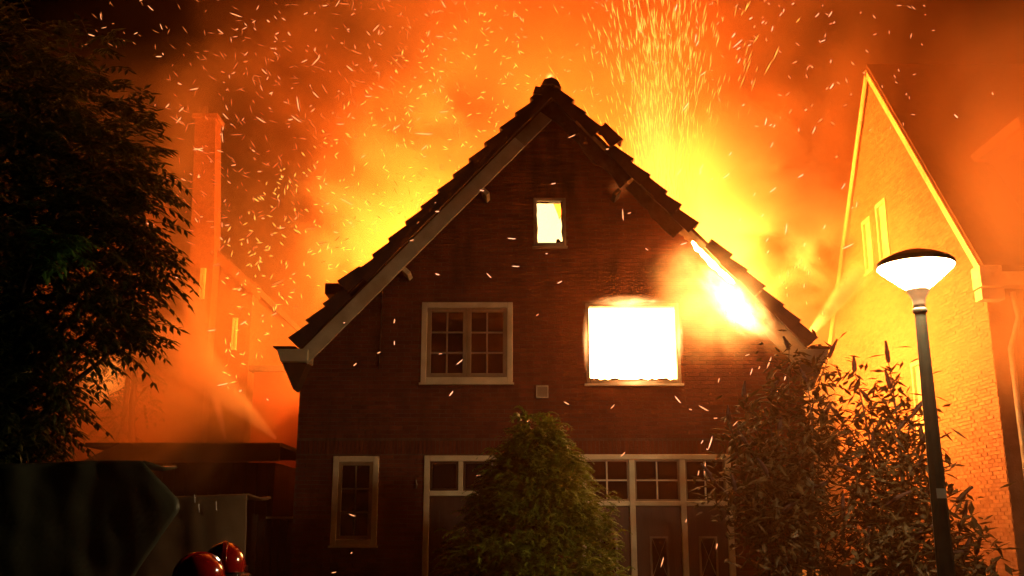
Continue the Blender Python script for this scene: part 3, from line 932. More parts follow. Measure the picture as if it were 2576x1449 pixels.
# ------------------------------------------------------------------ foliage
def leaf(mb, base, d, up, ln, wd, fold=.3):
    d = d.normalized(); s = d.cross(up)
    s = s.normalized() if s.length > 1e-4 else d.orthogonal().normalized()
    n = s.cross(d)
    mid = base + d * ln * .45
    mb.add([base, mid + s * wd / 2 - n * wd * fold * .3, base + d * ln - n * ln * .12, mid - s * wd / 2 - n * wd * fold * .3, mid + n * wd * .1],
           [(0, 1, 4), (1, 2, 4), (2, 3, 4), (3, 0, 4)])

def pinnate(mb, base, d, ln, pairs, rr, lw=.05, ll=.145):
    """feather leaf: stalk with paired leaflets, drooping to its tip"""
    d = d.normalized()
    up = Vector((0, 0, 1))
    side = d.cross(up)
    side = side.normalized() if side.length > .05 else Vector((1, 0, 0))
    pts = []
    for i in range(pairs + 1):
        t = i / pairs
        pts.append(base + d * ln * t + Vector((0, 0, -ln * .38 * t * t)))
    for i in range(1, pairs + 1):
        ax = (pts[i] - pts[i - 1]).normalized()
        for s in (-1, 1):
            mb.cur = rr.uniform(.01, .99)
            k = (.6 + .4 * math.sin(PI * i / (pairs + .6)))
            leaf(mb, pts[i], side * s + ax * .45 + Vector((0, 0, rr.uniform(-.45, -.1))), up, ll * k * rr.uniform(.85, 1.1), lw * k)
    leaf(mb, pts[-1], pts[-1] - pts[-2], up, ll, lw)
    q = Vector((0, 0, .0035))
    for a, b in zip(pts, pts[1:]):
        mb.add([a - q, b - q, b + q, a + q], [(0, 1, 2, 3)])

def limb(mb, a, b, r0, r1, rr, wob=.12, n=6, seg=6):
    a, b = Vector(a), Vector(b)
    pts = [a.lerp(b, i / seg) + Vector((rr.uniform(-wob, wob), rr.uniform(-wob, wob), 0)) * (0 if i in (0, seg) else (b - a).length * .25) for i in range(seg + 1)]
    mb.tube(pts, [r0 + (r1 - r0) * i / seg for i in range(seg + 1)], n)

# the big tree on the left: clumps given by bearing, distance and size
rr = random.Random(21)
tr = thing('leafy_tree', (-5.3, 10.2, 0), 'tall dark tree with feather leaves at the left edge', 'tree')
base = Vector((-5.3, 10.2, 0))
tk = MB()
tk.tube([base, base + Vector((.05, 0, 1.2)), base + Vector((-.05, .05, 2.6)), base + Vector((.1, 0, 4.2)), base + Vector((.0, .1, 6.2))], [.28, .23, .2, .14, .06], 10)
clumps = [(40, 170, 10.2, .75), (150, 230, 10.0, .8), (20, 330, 10.6, .9), (150, 360, 9.6, .9), (270, 380, 10.2, .75), (320, 400, 10.0, .5), (60, 500, 10.2, 1.0),
          (200, 500, 9.4, .9), (310, 470, 10.2, .6), (345, 455, 9.9, .36), (120, 640, 9.2, 1.0), (10, 700, 10.2, 1.0), (250, 620, 10, .75), (340, 620, 10.0, .5),
          (375, 600, 9.8, .28), (350, 660, 9.8, .36), (270, 740, 10.0, .55), (140, 765, 9.6, .72), (30, 860, 9.6, .75), (310, 790, 10, .32), (345, 755, 9.8, .25), (345, 850, 9.8, .2),
          (100, 900, 10.2, .5), (60, 1000, 9.8, .58), (-10, 1040, 9.8, .85), (95, 1070, 10.2, .42), (40, 1130, 10.4, .6), (85, 1130, 10, .45), (-80, 400, 10.2, 1.1), (-90, 700, 10, 1.1), (-80, 950, 10, 1.1), (-60, 200, 10.4, .9)]
cw = MB()
for (px, py, Y, r_) in clumps:
    c_ = W(px - (34 if px > 90 else 0) - (55 if py > 880 else 0), py, Y)
    limb(tk, base + Vector((0, 0, min(5.8, max(1.6, c_.z - 1.3)))), c_, .05, .015, rr)
    n = int(120 * r_ ** 2) + 10
    if py > 860: n *= 2
    for _ in range(n):
        u = Vector((rr.gauss(0, 1), rr.gauss(0, 1), rr.gauss(0, .9))).normalized() * r_ * rr.random() ** .4
        outd = (u * .8 + Vector((rr.uniform(-.5, .5), rr.uniform(-.6, .4), rr.uniform(-.15, .45))))
        pinnate(cw, c_ + u, outd, rr.uniform(.30, .44), rr.choice((4, 5, 6)), rr)
tk.build('trunk', 'bark', tr, smooth=True)
tag(cw.build('crown', 'leaf', tr, fix=False), kind='stuff')
# large feather leaves that stand clear at the crown's edge, each a piece of its own
lf = MB(); rl = random.Random(5)
pinnate(lf, Vector((0, 0, 0)), Vector((1, 0, .12)), .46, 7, rl, lw=.05, ll=.15)
lme = lf.mesh('feather_leaf', 'leaf')
edge = [(400, 470, 1), (385, 430, 1), (345, 520, .6), (395, 560, 1.2), (425, 575, 1), (405, 600, 1), (430, 615, 1), (410, 640, 1), (425, 665, .8), (395, 690, 1), (410, 705, .7),
        (380, 740, .9), (360, 765, 1), (375, 790, .7), (385, 810, 1), (365, 830, 1), (370, 850, .8), (350, 870, .9), (345, 560, 1.4), (330, 545, 1.2), (310, 490, .8), (395, 500, .9),
        (300, 330, 1), (350, 350, 1), (375, 380, .9), (240, 230, 1), (180, 170, 1), (120, 130, 1), (60, 115, 1), (440, 845, .8), (425, 825, .9), (430, 860, .9)]
for px, py, k in edge:
    for j in range(3):
        o = bpy.data.objects.new('feather_leaf', lme); C.objects.link(o); o.parent = tr
        p = W(px - 112 + rr.uniform(-14, 14), py + rr.uniform(-12, 12), 9.75 + rr.uniform(-.25, .25))
        o.location = p - base
        o.rotation_euler = (rr.uniform(-.5, .5), rr.uniform(-.35, .35), rr.uniform(-.9, .7))
        o.scale = [rr.uniform(.75, 1.1)] * 3
# a spray of leaves with green light put into the leaf colour
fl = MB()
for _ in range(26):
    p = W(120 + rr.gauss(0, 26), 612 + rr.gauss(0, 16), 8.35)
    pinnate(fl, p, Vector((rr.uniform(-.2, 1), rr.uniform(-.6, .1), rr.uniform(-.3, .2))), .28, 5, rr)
tag(fl.build('green_lit_foliage', 'green_lit_leaf', tr, fix=False), kind='stuff')

def small_tree(name, label, cat, stems, leaves, mat, seed):
    rr = random.Random(seed)
    root = thing(name, stems[0][0], label, cat)
    for a, b, r_ in stems:
        q = MB(); limb(q, a, b, r_, r_ * .6, rr, wob=.03, seg=5)
        q.build('trunk', 'bark', root, smooth=True)
    q = MB()
    for c_, r_, n in leaves:
        for _ in range(n):
            u = Vector((rr.gauss(0, 1), rr.gauss(0, 1), rr.gauss(0, 1))).normalized() * r_ * rr.random() ** .5
            pinnate(q, c_ + u, Vector((rr.uniform(-1, 1), rr.uniform(-1, 1), rr.uniform(-.4, .3))), .36, 6, rr)
    tag(q.build('crown', mat, root, fix=False), kind='stuff')
    return root
s1, s1t = W(316, 1140, 20.8), W(327, 900, 20.8)
s2, s2t = W(341, 1140, 20.6), W(343, 900, 20.6)
s1.z = 0; s2.z = 0
small_tree('slender_tree', 'two thin bare stems with sparse leaves standing behind the shed roof', 'tree', [(s1, s1t, .09), (s2, s2t, .10)],
           [(W(285, 1010, 20.8), .6, 34), (W(370, 960, 20.5), .3, 10), (W(330, 880, 20.6), .5, 26), (W(275, 1080, 20.8), .5, 24), (W(258, 940, 20.9), .35, 9), (W(375, 1010, 20.5), .25, 8), (W(300, 900, 20.8), .35, 12)], 'leaf', 31)

# the conifer in front of the middle door
rr = random.Random(9)
cf = thing('conifer', (.28, 12.2, 0), 'rounded bushy conifer in front of the middle door', 'conifer')
cb = Vector((.28, 12.2, 0))
MB().tube([cb, cb + Vector((.02, 0, 1.5)), cb + Vector((-.02, 0, 2.9))], [.09, .06, .012], 8).build('trunk', 'bark', cf, smooth=True)
prof = lerp([(0.1, .95), (.9, 1.0), (1.4, .96), (1.8, .81), (2.1, .6), (2.4, .34), (2.65, .12), (3.15, .03)])
fo = MB()
def spray(mb, p, d, ln, rr):
    """flat drooping spray: a curved stem with tiny side fingers"""
    d = d.normalized()
    s = d.cross(Vector((0, 0, 1)))
    s = s.normalized() if s.length > .05 else Vector((1, 0, 0))
    s = (s + Vector((rr.uniform(-.5, .5), rr.uniform(-.5, .5), rr.uniform(-.6, .6)))).normalized()
    prev = p
    for i in range(1, 5):
        t = i / 4
        q = p + d * ln * t + Vector((0, 0, -ln * .55 * t * t))
        wd = .024 * (1.15 - t)
        mb.add([prev - s * wd, q - s * wd * .6, q + s * wd * .6, prev + s * wd], [(0, 1, 2, 3)])
        ax = (q - prev).normalized()
        for sg in (-1, 1):
            e = q + (s * sg + ax * .9).normalized() * ln * .30 * (1.15 - t * .6)
            e.z -= ln * .06
            m_ = (q + e) / 2
            pr = ax * .016
            mb.add([q - pr, e, m_ + pr * 1.3], [(0, 1, 2)])
        prev = q
for b_ in range(330):
    z = .05 + 2.6 * rr.random() ** .9
    a = rr.uniform(0, 2 * PI)
    R0 = prof(z) * rr.uniform(.72, 1.12)
    o_ = Vector((math.cos(a), math.sin(a), 0))
    rise = rr.uniform(.25, .55) * (.5 + .25 * z)
    side_ = Vector((-o_.y, o_.x, 0))
    for k in range(46):
        t = 1 - .62 * rr.random() ** 1.5
        spread = .20 * (1.2 - abs(t - .75))
        p = cb + o_ * R0 * t + Vector((0, 0, z + rise * t * t - .12 * t)) + side_ * rr.gauss(0, spread * .55) + Vector((0, 0, rr.gauss(0, spread * .45)))
        d = o_ * rr.uniform(.3, 1) + side_ * rr.gauss(0, .5) + Vector((0, 0, rr.uniform(.05, 1.1)))
        fo.cur = rr.uniform(.01, .99)
        spray(fo, p, d, rr.uniform(.11, .22), rr)
for _ in range(90):
    p = cb + Vector((rr.gauss(0, .12), rr.gauss(0, .12), rr.uniform(2.6, 3.12)))
    spray(fo, p, Vector((rr.uniform(-.4, .4), rr.uniform(-.4, .4), 1)), .22, rr)
tag(fo.build('crown', 'thuja', cf, fix=False), kind='stuff')

# butterfly bushes on the right
def buddleia(name, base, label, canes, seed, lsize=1.0):
    rr = random.Random(seed)
    root = thing(name, base, label, 'shrub')
    st, lv = MB(), MB()
    base = Vector(base)
    for tip, n in canes:
        tip = Vector(tip)
        mid = base.lerp(tip, .6) + Vector((rr.uniform(-.3, .3), rr.uniform(-.2, .2), .55))
        pts = []
        for i in range(11):
            t = i / 10
            pts.append(base * (1 - t) ** 2 + mid * 2 * t * (1 - t) + tip * t * t)
        st.tube(pts, [.024 * (1 - i / 11) + .003 for i in range(11)], 5)
        for i in range(int(n * .9)):
            t = 1 - rr.random() ** 1.1 * .55
            j = min(9, int(t * 10))
            p = pts[j].lerp(pts[j + 1], t * 10 - j) + Vector((rr.gauss(0, .17), rr.gauss(0, .17), rr.gauss(0, .13)))
            lv.cur = rr.uniform(.01, .99)
            a = rr.uniform(0, 2 * PI)
            leaf(lv, p, Vector((math.cos(a), math.sin(a) * .9, rr.uniform(-1.0, .7))), Vector((rr.uniform(-.4, .4), rr.uniform(-.4, .4), 1)),
                 rr.uniform(.08, .27) * lsize, rr.uniform(.035, .075) * lsize, rr.uniform(.2, .9))
        # flower spike at the tip of the cane
        d = (pts[-1] - pts[-3]).normalized() + Vector((rr.uniform(-.5, .9), 0, rr.uniform(-.4, .35)))
        d.normalize()
        q = MB()
        m = 7
        L_ = rr.uniform(.2, .34)
        q.tube([pts[-1] + d * L_ * i / m + Vector((0, 0, -.05 * (i / m) ** 2)) for i in range(m + 1)], [.014 + .02 * math.sin(PI * min(1, (i + .6) / m)) * (1 if i % 2 else .72) * (1.15 - i / m) for i in range(m + 1)], 6)
        q.build('flower_spike', 'flower', root)
    st.build('canes', 'bark', root, smooth=True)
    tag(lv.build('foliage', 'buddleia_leaf', root, fix=False), kind='stuff')
    return root
bb_ = (3.35, 12.4, 0)
canes = [(W(px, py, Y), n) for px, py, Y, n in
         [(1985, 880, 12.4, 210), (2085, 900, 12.2, 200), (2030, 960, 12.0, 240), (1940, 985, 12.4, 220), (1870, 1000, 12.4, 170), (1835, 1060, 12.2, 170), (1960, 1080, 11.8, 240), (1880, 1120, 12.0, 200),
          (1800, 1215, 12.0, 190), (1850, 1235, 11.8, 190), (1930, 1190, 11.6, 230), (2010, 1130, 11.8, 240), (2070, 1060, 12.2, 200), (1970, 1290, 11.6, 170), (2050, 1230, 11.7, 210), (1900, 1270, 12.0, 120), (2090, 1330, 12.0, 170), (1990, 1360, 12.2, 140)]]
buddleia('butterfly_bush', bb_, 'large butterfly bush lit orange, against the right part of the house wall', canes, 41)
bb_ = (4.25, 11.4, 0)
canes = [(W(px, py, Y), n) for px, py, Y, n in
         [(2235, 912, 11.4, 120), (2150, 935, 11.4, 130), (2240, 978, 11.3, 120), (2300, 1035, 11.2, 120), (2185, 1010, 11.5, 190), (2260, 1080, 11.2, 190), (2120, 1060, 11.6, 190), (2320, 1120, 11.0, 150),
          (2200, 1130, 11.2, 220), (2290, 1190, 11.0, 200), (2150, 1190, 11.2, 210), (2330, 1250, 11.0, 160), (2230, 1270, 11.0, 200), (2120, 1300, 11.3, 200), (2300, 1350, 11.0, 160), (2180, 1370, 11.0, 160)]]
buddleia('butterfly_bush', bb_, 'dark butterfly bush beside the lamp pole, seen against the yellow gable', canes, 42)
bb_ = (5.0, 11.8, 0)
canes = [(W(px, py, Y), n) for px, py, Y, n in [(2405, 1265, 11.6, 90), (2425, 1310, 11.8, 90), (2455, 1395, 11.8, 100), (2390, 1340, 11.6, 110), (2420, 1410, 11.6, 110), (2375, 1400, 11.4, 90)]]
buddleia('low_shrub', bb_, 'low dark shrub right of the lamp pole', canes, 43, 1.1)

# low garden wall with a small box given glowing orange panes behind the shrubs
gw = thing('plank_fence', (4.4, 13.4, 0), 'low plank fence behind the butterfly bushes', 'fence')
a, b = W(2082, 1425, 13.4), W(2440, 1425, 13.4)
npl = 12
for i in range(npl):
    xx = a.x + (b.x - a.x) * i / npl
    MB().box(xx, xx + (b.x - a.x) / npl - .012, 13.4, 13.425, .05, a.z + R.uniform(-.01, .01)).build('plank', 'fascia', gw)
for zz in (.3, 1.0):
    MB().box(a.x, b.x, 13.427, 13.46, zz, zz + .08).build('rail', 'dark_wood', gw)
ln = thing('glowing_box', (W(2040, 1440, 13).x, 13, 0), 'small box with two glowing orange panes at the lower right', 'lantern')
p = W(2040, 1449, 13)
l0, l1, lz = W(2008, 1449, 13).x, W(2072, 1449, 13).x, W(2040, 1432, 13).z
MB().box((l0 + l1) / 2 - .05, (l0 + l1) / 2 + .05, 13.02, 13.12, 0, .78).build('post', 'dark_wood', ln)
MB().box(l0, l1, 12.95, 13.2, .78, .82).build('base', 'dark_wood', ln)
fr = MB(); xm = (l0 + l1) / 2
for q in (l0, xm - .012, l1 - .03): fr.box(q, q + (.03 if q != xm - .012 else .024), 12.96, 12.99, .82, lz - .002)
for q in (l0, l1 - .03): fr.box(q, q + .03, 13.16, 13.19, .82, lz - .002)
fr.build('frame', 'dark_wood', ln)
MB().slab([(l0 - .05, lz), (l1 + .05, lz), (l1 - .02, lz + .07), (l0 + .02, lz + .07)], 12.92, 13.23).build('roof', 'dark_wood', ln)
for q0, q1 in ((l0 + .031, xm - .013), (xm + .013, l1 - .031)):
    MB().box(q0, q1, 12.985, 12.989, .822, lz - .004).build('pane', 'box_glow', ln)

# ------------------------------------------------------------------ fire
def tongue(mb, base, h, r_, rr, lean=(0, 0)):
    """one flame tongue: swelling, twisting, drawn out to a tip"""
    n, m = 10, 9
    ph = rr.uniform(0, 6)
    rows = []
    for j in range(m + 1):
        t = j / m
        rad = r_ * (math.sin(PI * (t * .82 + .18)) ** .8) * (1 - t * .25) * (1 if j < m else .02)
        c_ = Vector(base) + Vector((lean[0] * t * t + math.sin(ph + t * 5) * r_ * .35 * t, lean[1] * t * t + math.cos(ph + t * 4) * r_ * .35 * t, h * t))
        rows.append([c_ + Vector((math.cos(2 * PI * i / n) * rad * (1 + .18 * math.sin(3 * i + ph + t * 6)), math.sin(2 * PI * i / n) * rad, 0)) for i in range(n)])
    v = [p for r in rows for p in r]
    f = [(j * n + i, j * n + (i + 1) % n, (j + 1) * n + (i + 1) % n, (j + 1) * n + i) for j in range(m) for i in range(n)]
    mb.add(v, f + [tuple(range(n - 1, -1, -1))])

def fire(name, spots, mat, label, seed):
    rr = random.Random(seed)
    mb = MB()
    for x, y, z, h, r_ in spots:
        tongue(mb, (x, y, z), h, r_, rr, (rr.uniform(-.2, .3), rr.uniform(-.2, .2)))
    return tag(mb.build(name, mat, smooth=True), label, 'fire')
# inside the upper right room: flames from wall to wall behind the opening
sp = []
for i in range(9):
    for j in range(3):
        sp.append((1.18 + i * .37 + R.uniform(-.05, .05), 15.75 + j * .5, 3.3, 2.35 + R.uniform(-.15, .2), .42))
fire('room_flames', sp, 'room_fire', 'white hot flames filling the burnt out upper window', 1)
fire('attic_flames', [(.1, 15.9, 5.5, 1.9, .3), (.45, 15.85, 5.5, 2.0, .34), (.8, 15.9, 5.5, 1.8, .32), (1.1, 15.95, 5.5, 1.6, .3), (.3, 16.3, 5.5, 2.0, .4), (.9, 16.3, 5.5, 2.0, .4), (.6, 16.35, 5.6, 2.1, .4)], 'attic_fire',
     'pale yellow flames in the small attic window', 2)
fire('roof_flames', [(2.0, 18.3, 4.4, 3.0, .9), (3.1, 18.8, 4.4, 2.7, .9), (2.7, 20, 4.4, 3.0, 1.0), (1.2, 19.2, 4.4, 3.3, .9)], 'flame', 'flames rising behind the right roof slope', 3)
fire('roof_flames', [(3.5, 16.5, 4.35, .95, .42), (3.1, 17.0, 4.35, 1.3, .5), (2.6, 16.6, 4.35, 1.7, .5), (3.7, 19.0, 4.35, 2.2, .6), (3.6, 20.6, 4.35, 2.4, .7)], 'flame', 'flames close behind the foot of the right roof slope', 6)
fire('roof_flames', [(-1.0, 19, 4.4, 2.4, .9), (-2.0, 19.6, 4.4, 2.0, .8), (-1.5, 21, 4.4, 2.4, .9), (.2, 21.5, 4.4, 3.0, .9), (-2.2, 18.6, 4.35, 1.6, .6)], 'flame_dim', 'flames rising behind the left roof slope', 4)

# glowing flame gas, built as volumes
def flame_gas(name, centre, axes, strength, label, core=(1, .62, .22), rim=(1, .22, .02), nscale=2.2, warp=.9, power=2.2):
    """ellipsoid with half axes given as three vectors, filled with glowing gas that thins outwards"""
    m = new_mat(name + '_gas%d' % len(MATS))
    nt = m.node_tree; nt.nodes.clear()
    N = lambda t: nt.nodes.new('ShaderNode' + t)
    L = nt.links.new
    out, em = N('OutputMaterial'), N('Emission')
    tc, no, ln_ = N('TexCoord'), N('TexNoise'), N('VectorMath')
    ln_.operation = 'LENGTH'
    L(tc.outputs['Object'], ln_.inputs[0])
    no.inputs['Scale'].default_value = nscale; no.inputs['Detail'].default_value = 3; no.inputs['Distortion'].default_value = .8
    L(tc.outputs['Object'], no.inputs['Vector'])
    a = N('Math'); a.operation = 'MULTIPLY_ADD'
    L(no.outputs['Fac'], a.inputs[0]); a.inputs[1].default_value = warp; a.inputs[2].default_value = 1 - warp * .5
    b = N('Math'); b.operation = 'SUBTRACT'; b.use_clamp = True
    L(a.outputs[0], b.inputs[0]); L(ln_.outputs['Value'], b.inputs[1])
    # fade to nothing at the hull
    h = N('MapRange'); h.interpolation_type = 'SMOOTHSTEP'
    h.inputs['From Min'].default_value = 1.0; h.inputs['From Max'].default_value = .6
    L(ln_.outputs['Value'], h.inputs['Value'])
    c_ = N('Math'); c_.operation = 'POWER'; L(b.outputs[0], c_.inputs[0]); c_.inputs[1].default_value = power
    d = N('Math'); d.operation = 'MULTIPLY'; L(c_.outputs[0], d.inputs[0]); L(h.outputs[0], d.inputs[1])
    e = N('Math'); e.operation = 'MULTIPLY'; L(d.outputs[0], e.inputs[0]); e.inputs[1].default_value = strength
    mx = N('Mix'); mx.data_type = 'RGBA'
    mx.inputs[6].default_value = (*rim, 1); mx.inputs[7].default_value = (*core, 1)
    L(b.outputs[0], mx.inputs[0])
    L(mx.outputs[2], em.inputs[0]); L(e.outputs[0], em.inputs[1])
    L(em.outputs[0], out.inputs['Volume'])
    bm = bmesh.new(); bmesh.ops.create_icosphere(bm, subdivisions=3, radius=1)
    me = bpy.data.meshes.new(name); bm.to_mesh(me); bm.free(); me.materials.append(m)
    o = bpy.data.objects.new(name, me); C.objects.link(o)
    M = Matrix.Identity(4)
    for i in range(3):
        for j in range(3): M[j][i] = axes[i][j]
    o.matrix_world = Matrix.Translation(centre) @ M
    return tag(o, label, 'fire', kind='stuff')
foot, d, n = slope(1)
pc = W(1840, 755, 14.62)
flame_gas('verge_flames', W(1850, 765, 14.5), (d * .95, Vector((0, .34, 0)), n * .42), 80, 'white hot flames along the right bargeboard', nscale=2.6, warp=1.1)
flame_gas('verge_flames', W(1790, 760, 14.52), (d * 1.1 + Vector((0, 0, .1)), Vector((0, .42, 0)), Vector((-.95, 0, -.75))), 13, 'yellow flames and their painted halo over the bricks below the right bargeboard', core=(1, .5, .1), rim=(1, .25, .03), nscale=1.9, warp=1.1, power=1.6)  # the flames' halo over the bricks is built in as glowing gas
flame_gas('verge_flames', W(1725, 665, 14.5), (Vector((.5, 0, .35)), Vector((0, .3, 0)), Vector((-.35, 0, .45))), 6.0, 'thin orange flame at the top of the burning bargeboard', core=(1, .4, .08), nscale=2.4, warp=1.3)
flame_gas('verge_flames', W(1960, 860, 14.5), (Vector((.5, 0, -.3)), Vector((0, .3, 0)), Vector((.2, 0, .3))), 2.5, 'faint orange flame at the foot of the right bargeboard', core=(1, .35, .06), nscale=2.4, warp=1.3)
flame_gas('window_flames', W(1585, 762, 14.86), (Vector((.78, 0, 0)), Vector((0, .14, 0)), Vector((0, 0, .17))), 40, 'ragged flames licking over the top of the burning window', nscale=3.5, warp=1.3)
flame_gas('window_flames', W(1708, 850, 14.86), (Vector((.09, 0, 0)), Vector((0, .12, 0)), Vector((0, 0, .55))), 40, 'flames licking out of the right side of the burning window', nscale=3.0, warp=1.3)
flame_gas('window_flames', W(1474, 860, 14.88), (Vector((.07, 0, 0)), Vector((0, .1, 0)), Vector((0, 0, .6))), 30, 'flames licking out of the left side of the burning window', nscale=3.0, warp=1.3)
flame_gas('window_flames', W(1600, 962, 14.87), (Vector((.6, 0, 0)), Vector((0, .1, 0)), Vector((0, 0, .07))), 30, 'low flames along the sill of the burning window', nscale=3.4, warp=1.3)
flame_gas('soffit_flame', W(1560, 470, 14.8), (Vector((.3, 0, .0)), Vector((0, .2, 0)), Vector((0, 0, .28))), 1.6, 'small glow under the right roof overhang', rim=(1, .16, .02), core=(1, .3, .06))
flame_gas('ridge_flame', W(1383, 198, 14.7), (Vector((.10, 0, 0)), Vector((0, .1, 0)), Vector((0, 0, .14))), 60, 'small flame standing on the ridge tile')
flame_gas('fire_column', W(1660, 420, 18.5), (Vector((.95, 0, .1)), Vector((0, 1.1, 0)), Vector((.1, 0, 3.6))), 2.8, 'yellow column of fire shooting up behind the right slope', core=(1, .5, .09), rim=(1, .3, .04), nscale=1.5)
flame_gas('fire_column', W(1800, 560, 18.8), (Vector((2.0, 0, -.3)), Vector((0, 1.3, 0)), Vector((.3, 0, 1.9))), 1.3, 'wide body of yellow fire over the lower right slope', core=(1, .52, .1), rim=(1, .3, .04), nscale=1.4)
flame_gas('rear_glow', W(272, 950, 23.0), (Vector((.9, 0, 0)), Vector((0, .5, 0)), Vector((0, 0, 1.0))), 2.6, 'bright yellow glow seen through the leaves beside the left tree trunk', core=(1, .5, .09), rim=(1, .3, .03), nscale=2.0, warp=1.0, power=1.4)  # glowing gas makes the hot yellow patch behind the leaves
q = MB()
foot, d, n = slope(1)
up_, lo_ = [], []
for i in range(15):
    t = LEN * (.25 + .16 * i / 14)
    e_ = math.sin(PI * (i + .4) / 14.8) ** .5
    up_.append(foot + d * t - n * (.16 + R.uniform(0, .02)))
    lo_.append(foot + d * t - n * (.17 + e_ * R.uniform(.05, .11)))
q.slab([(p.x, p.z) for p in up_ + lo_[::-1]], 14.59, 14.63)
tag(q.build('burning_board', 'verge_fire'), 'white hot burning stretch of the right bargeboard', 'fire')

# ------------------------------------------------------------------ smoke
def smoke(name, lo, hi, dens, label, scale=.16, col=(.92, .72, .5), lowcut=.40, highcut=.64, floor=.12, fade=((1, 1), (1, 2.5), (1, 3)), detail=3, aniso=.2, left_fade=None, ball=False, redden=0.0):
    m = new_mat(name + '_air%d' % len(MATS))
    nt = m.node_tree; nt.nodes.clear()
    N = lambda t: nt.nodes.new('ShaderNode' + t)
    L = nt.links.new
    out, pv = N('OutputMaterial'), N('VolumePrincipled')
    L(pv.outputs[0], out.inputs['Volume'])
    pv.inputs['Color'].default_value = (*col, 1)
    pv.inputs['Anisotropy'].default_value = aniso
    tc, no, mr = N('TexCoord'), N('TexNoise'), N('MapRange')
    no.inputs['Scale'].default_value = scale; no.inputs['Detail'].default_value = detail; no.inputs['Distortion'].default_value = .7
    L(tc.outputs['Object'], no.inputs['Vector'])
    mr.interpolation_type = 'SMOOTHSTEP'
    mr.inputs['From Min'].default_value = lowcut; mr.inputs['From Max'].default_value = highcut
    mr.inputs['To Min'].default_value = dens * floor; mr.inputs['To Max'].default_value = dens * 1.7
    L(no.outputs['Fac'], mr.inputs['Value'])
    cur = mr.outputs[0]
    sp_ = N('SeparateXYZ'); L(tc.outputs['Object'], sp_.inputs[0])
    for ax in range(3):
        for end in range(2):
            w_ = fade[ax][end]
            if not w_: continue
            r = N('MapRange'); r.interpolation_type = 'SMOOTHSTEP'
            edge_ = (hi if end else lo)[ax]
            r.inputs['From Min'].default_value = edge_
            r.inputs['From Max'].default_value = edge_ + (-w_ if end else w_)
            L(sp_.outputs[ax], r.inputs['Value'])
            mu = N('Math'); mu.operation = 'MULTIPLY'
            L(cur, mu.inputs[0]); L(r.outputs[0], mu.inputs[1])
            cur = mu.outputs[0]
    if ball:
        c3 = [(lo[i] + hi[i]) / 2 for i in range(3)]; h3 = [(hi[i] - lo[i]) / 2 for i in range(3)]
        mp = N('Mapping'); mp.vector_type = 'TEXTURE'
        mp.inputs['Location'].default_value = c3; mp.inputs['Scale'].default_value = h3
        L(tc.outputs['Object'], mp.inputs['Vector'])
        le = N('VectorMath'); le.operation = 'LENGTH'; L(mp.outputs[0], le.inputs[0])
        r = N('MapRange'); r.interpolation_type = 'SMOOTHSTEP'
        r.inputs['From Min'].default_value = 1.0; r.inputs['From Max'].default_value = .15
        L(le.outputs['Value'], r.inputs['Value'])
        mu = N('Math'); mu.operation = 'MULTIPLY'
        L(cur, mu.inputs[0]); L(r.outputs[0], mu.inputs[1]); cur = mu.outputs[0]
    if left_fade:
        k1 = N('Math'); k1.operation = 'MULTIPLY_ADD'; k1.inputs[1].default_value = left_fade[0]
        L(sp_.outputs[2], k1.inputs[0]); L(sp_.outputs[0], k1.inputs[2])
        r = N('MapRange'); r.interpolation_type = 'SMOOTHSTEP'
        r.inputs['From Min'].default_value = left_fade[1]; r.inputs['From Max'].default_value = left_fade[2]
        L(k1.outputs[0], r.inputs['Value'])
        mu = N('Math'); mu.operation = 'MULTIPLY'
        L(cur, mu.inputs[0]); L(r.outputs[0], mu.inputs[1]); cur = mu.outputs[0]
    L(cur, pv.inputs['Density'])
    if redden:   # soot takes out green and blue, so light gets redder the farther it travels
        ab, ads, km = N('VolumeAbsorption'), N('AddShader'), N('Math')
        ab.inputs['Color'].default_value = (1, .5, .12, 1)
        km.operation = 'MULTIPLY'; km.inputs[1].default_value = redden
        L(cur, km.inputs[0]); L(km.outputs[0], ab.inputs['Density'])
        L(pv.outputs[0], ads.inputs[0]); L(ab.outputs[0], ads.inputs[1])
        L(ads.outputs[0], out.inputs['Volume'])
    q = MB(); q.box(lo[0], hi[0], lo[1], hi[1], lo[2], hi[2])
    me = q.mesh(name, 'soil'); me.materials.clear(); me.materials.append(m)
    bm = bmesh.new(); bm.from_mesh(me); bmesh.ops.recalc_face_normals(bm, faces=bm.faces); bm.to_mesh(me); bm.free()
    o = bpy.data.objects.new(name, me); C.objects.link(o)
    return tag(o, label, 'smoke', kind='stuff')
smoke('smoke_plume', (-14, 15.3, .3), (12.5, 34, 24), SMOKE_D, 'orange lit smoke billowing over and behind the houses', fade=((3, 9.5), (1.2, 4), (1, 14)), redden=1.6, scale=.27, detail=3, lowcut=.43, highcut=.60, floor=.07, left_fade=(-.8, -19.5, -9.5))
smoke('smoke_billow', (2.2, 15.6, 5.4), (6.6, 19.4, 10.2), 1.1, 'pale yellow smoke billow rolling over the right roof slope', scale=.62, lowcut=.45, highcut=.56, floor=0, detail=4, fade=((0, 0), (0, 0), (0, 0)), ball=True, col=(.96, .86, .68))
smoke('smoke_billow', (-4.6, 15.8, 5.2), (.6, 19.4, 10.6), .36, 'orange smoke billow rolling over the left roof slope', scale=.55, lowcut=.47, highcut=.57, floor=0, detail=4, fade=((0, 0), (0, 0), (0, 0)), ball=True, col=(.94, .76, .52))
smoke('smoke_bank', (6.75, 12.6, 3.2), (14, 19.2, 11.2), 1.0, 'bright smoke hanging before the roof of the right neighbour', scale=.3, lowcut=.36, highcut=.66, floor=.4, redden=.5, fade=((1.5, 4.5), (1.5, .9), (2.4, 5)))
vm = new_mat('red_veil'); nt = vm.node_tree; nt.nodes.clear()
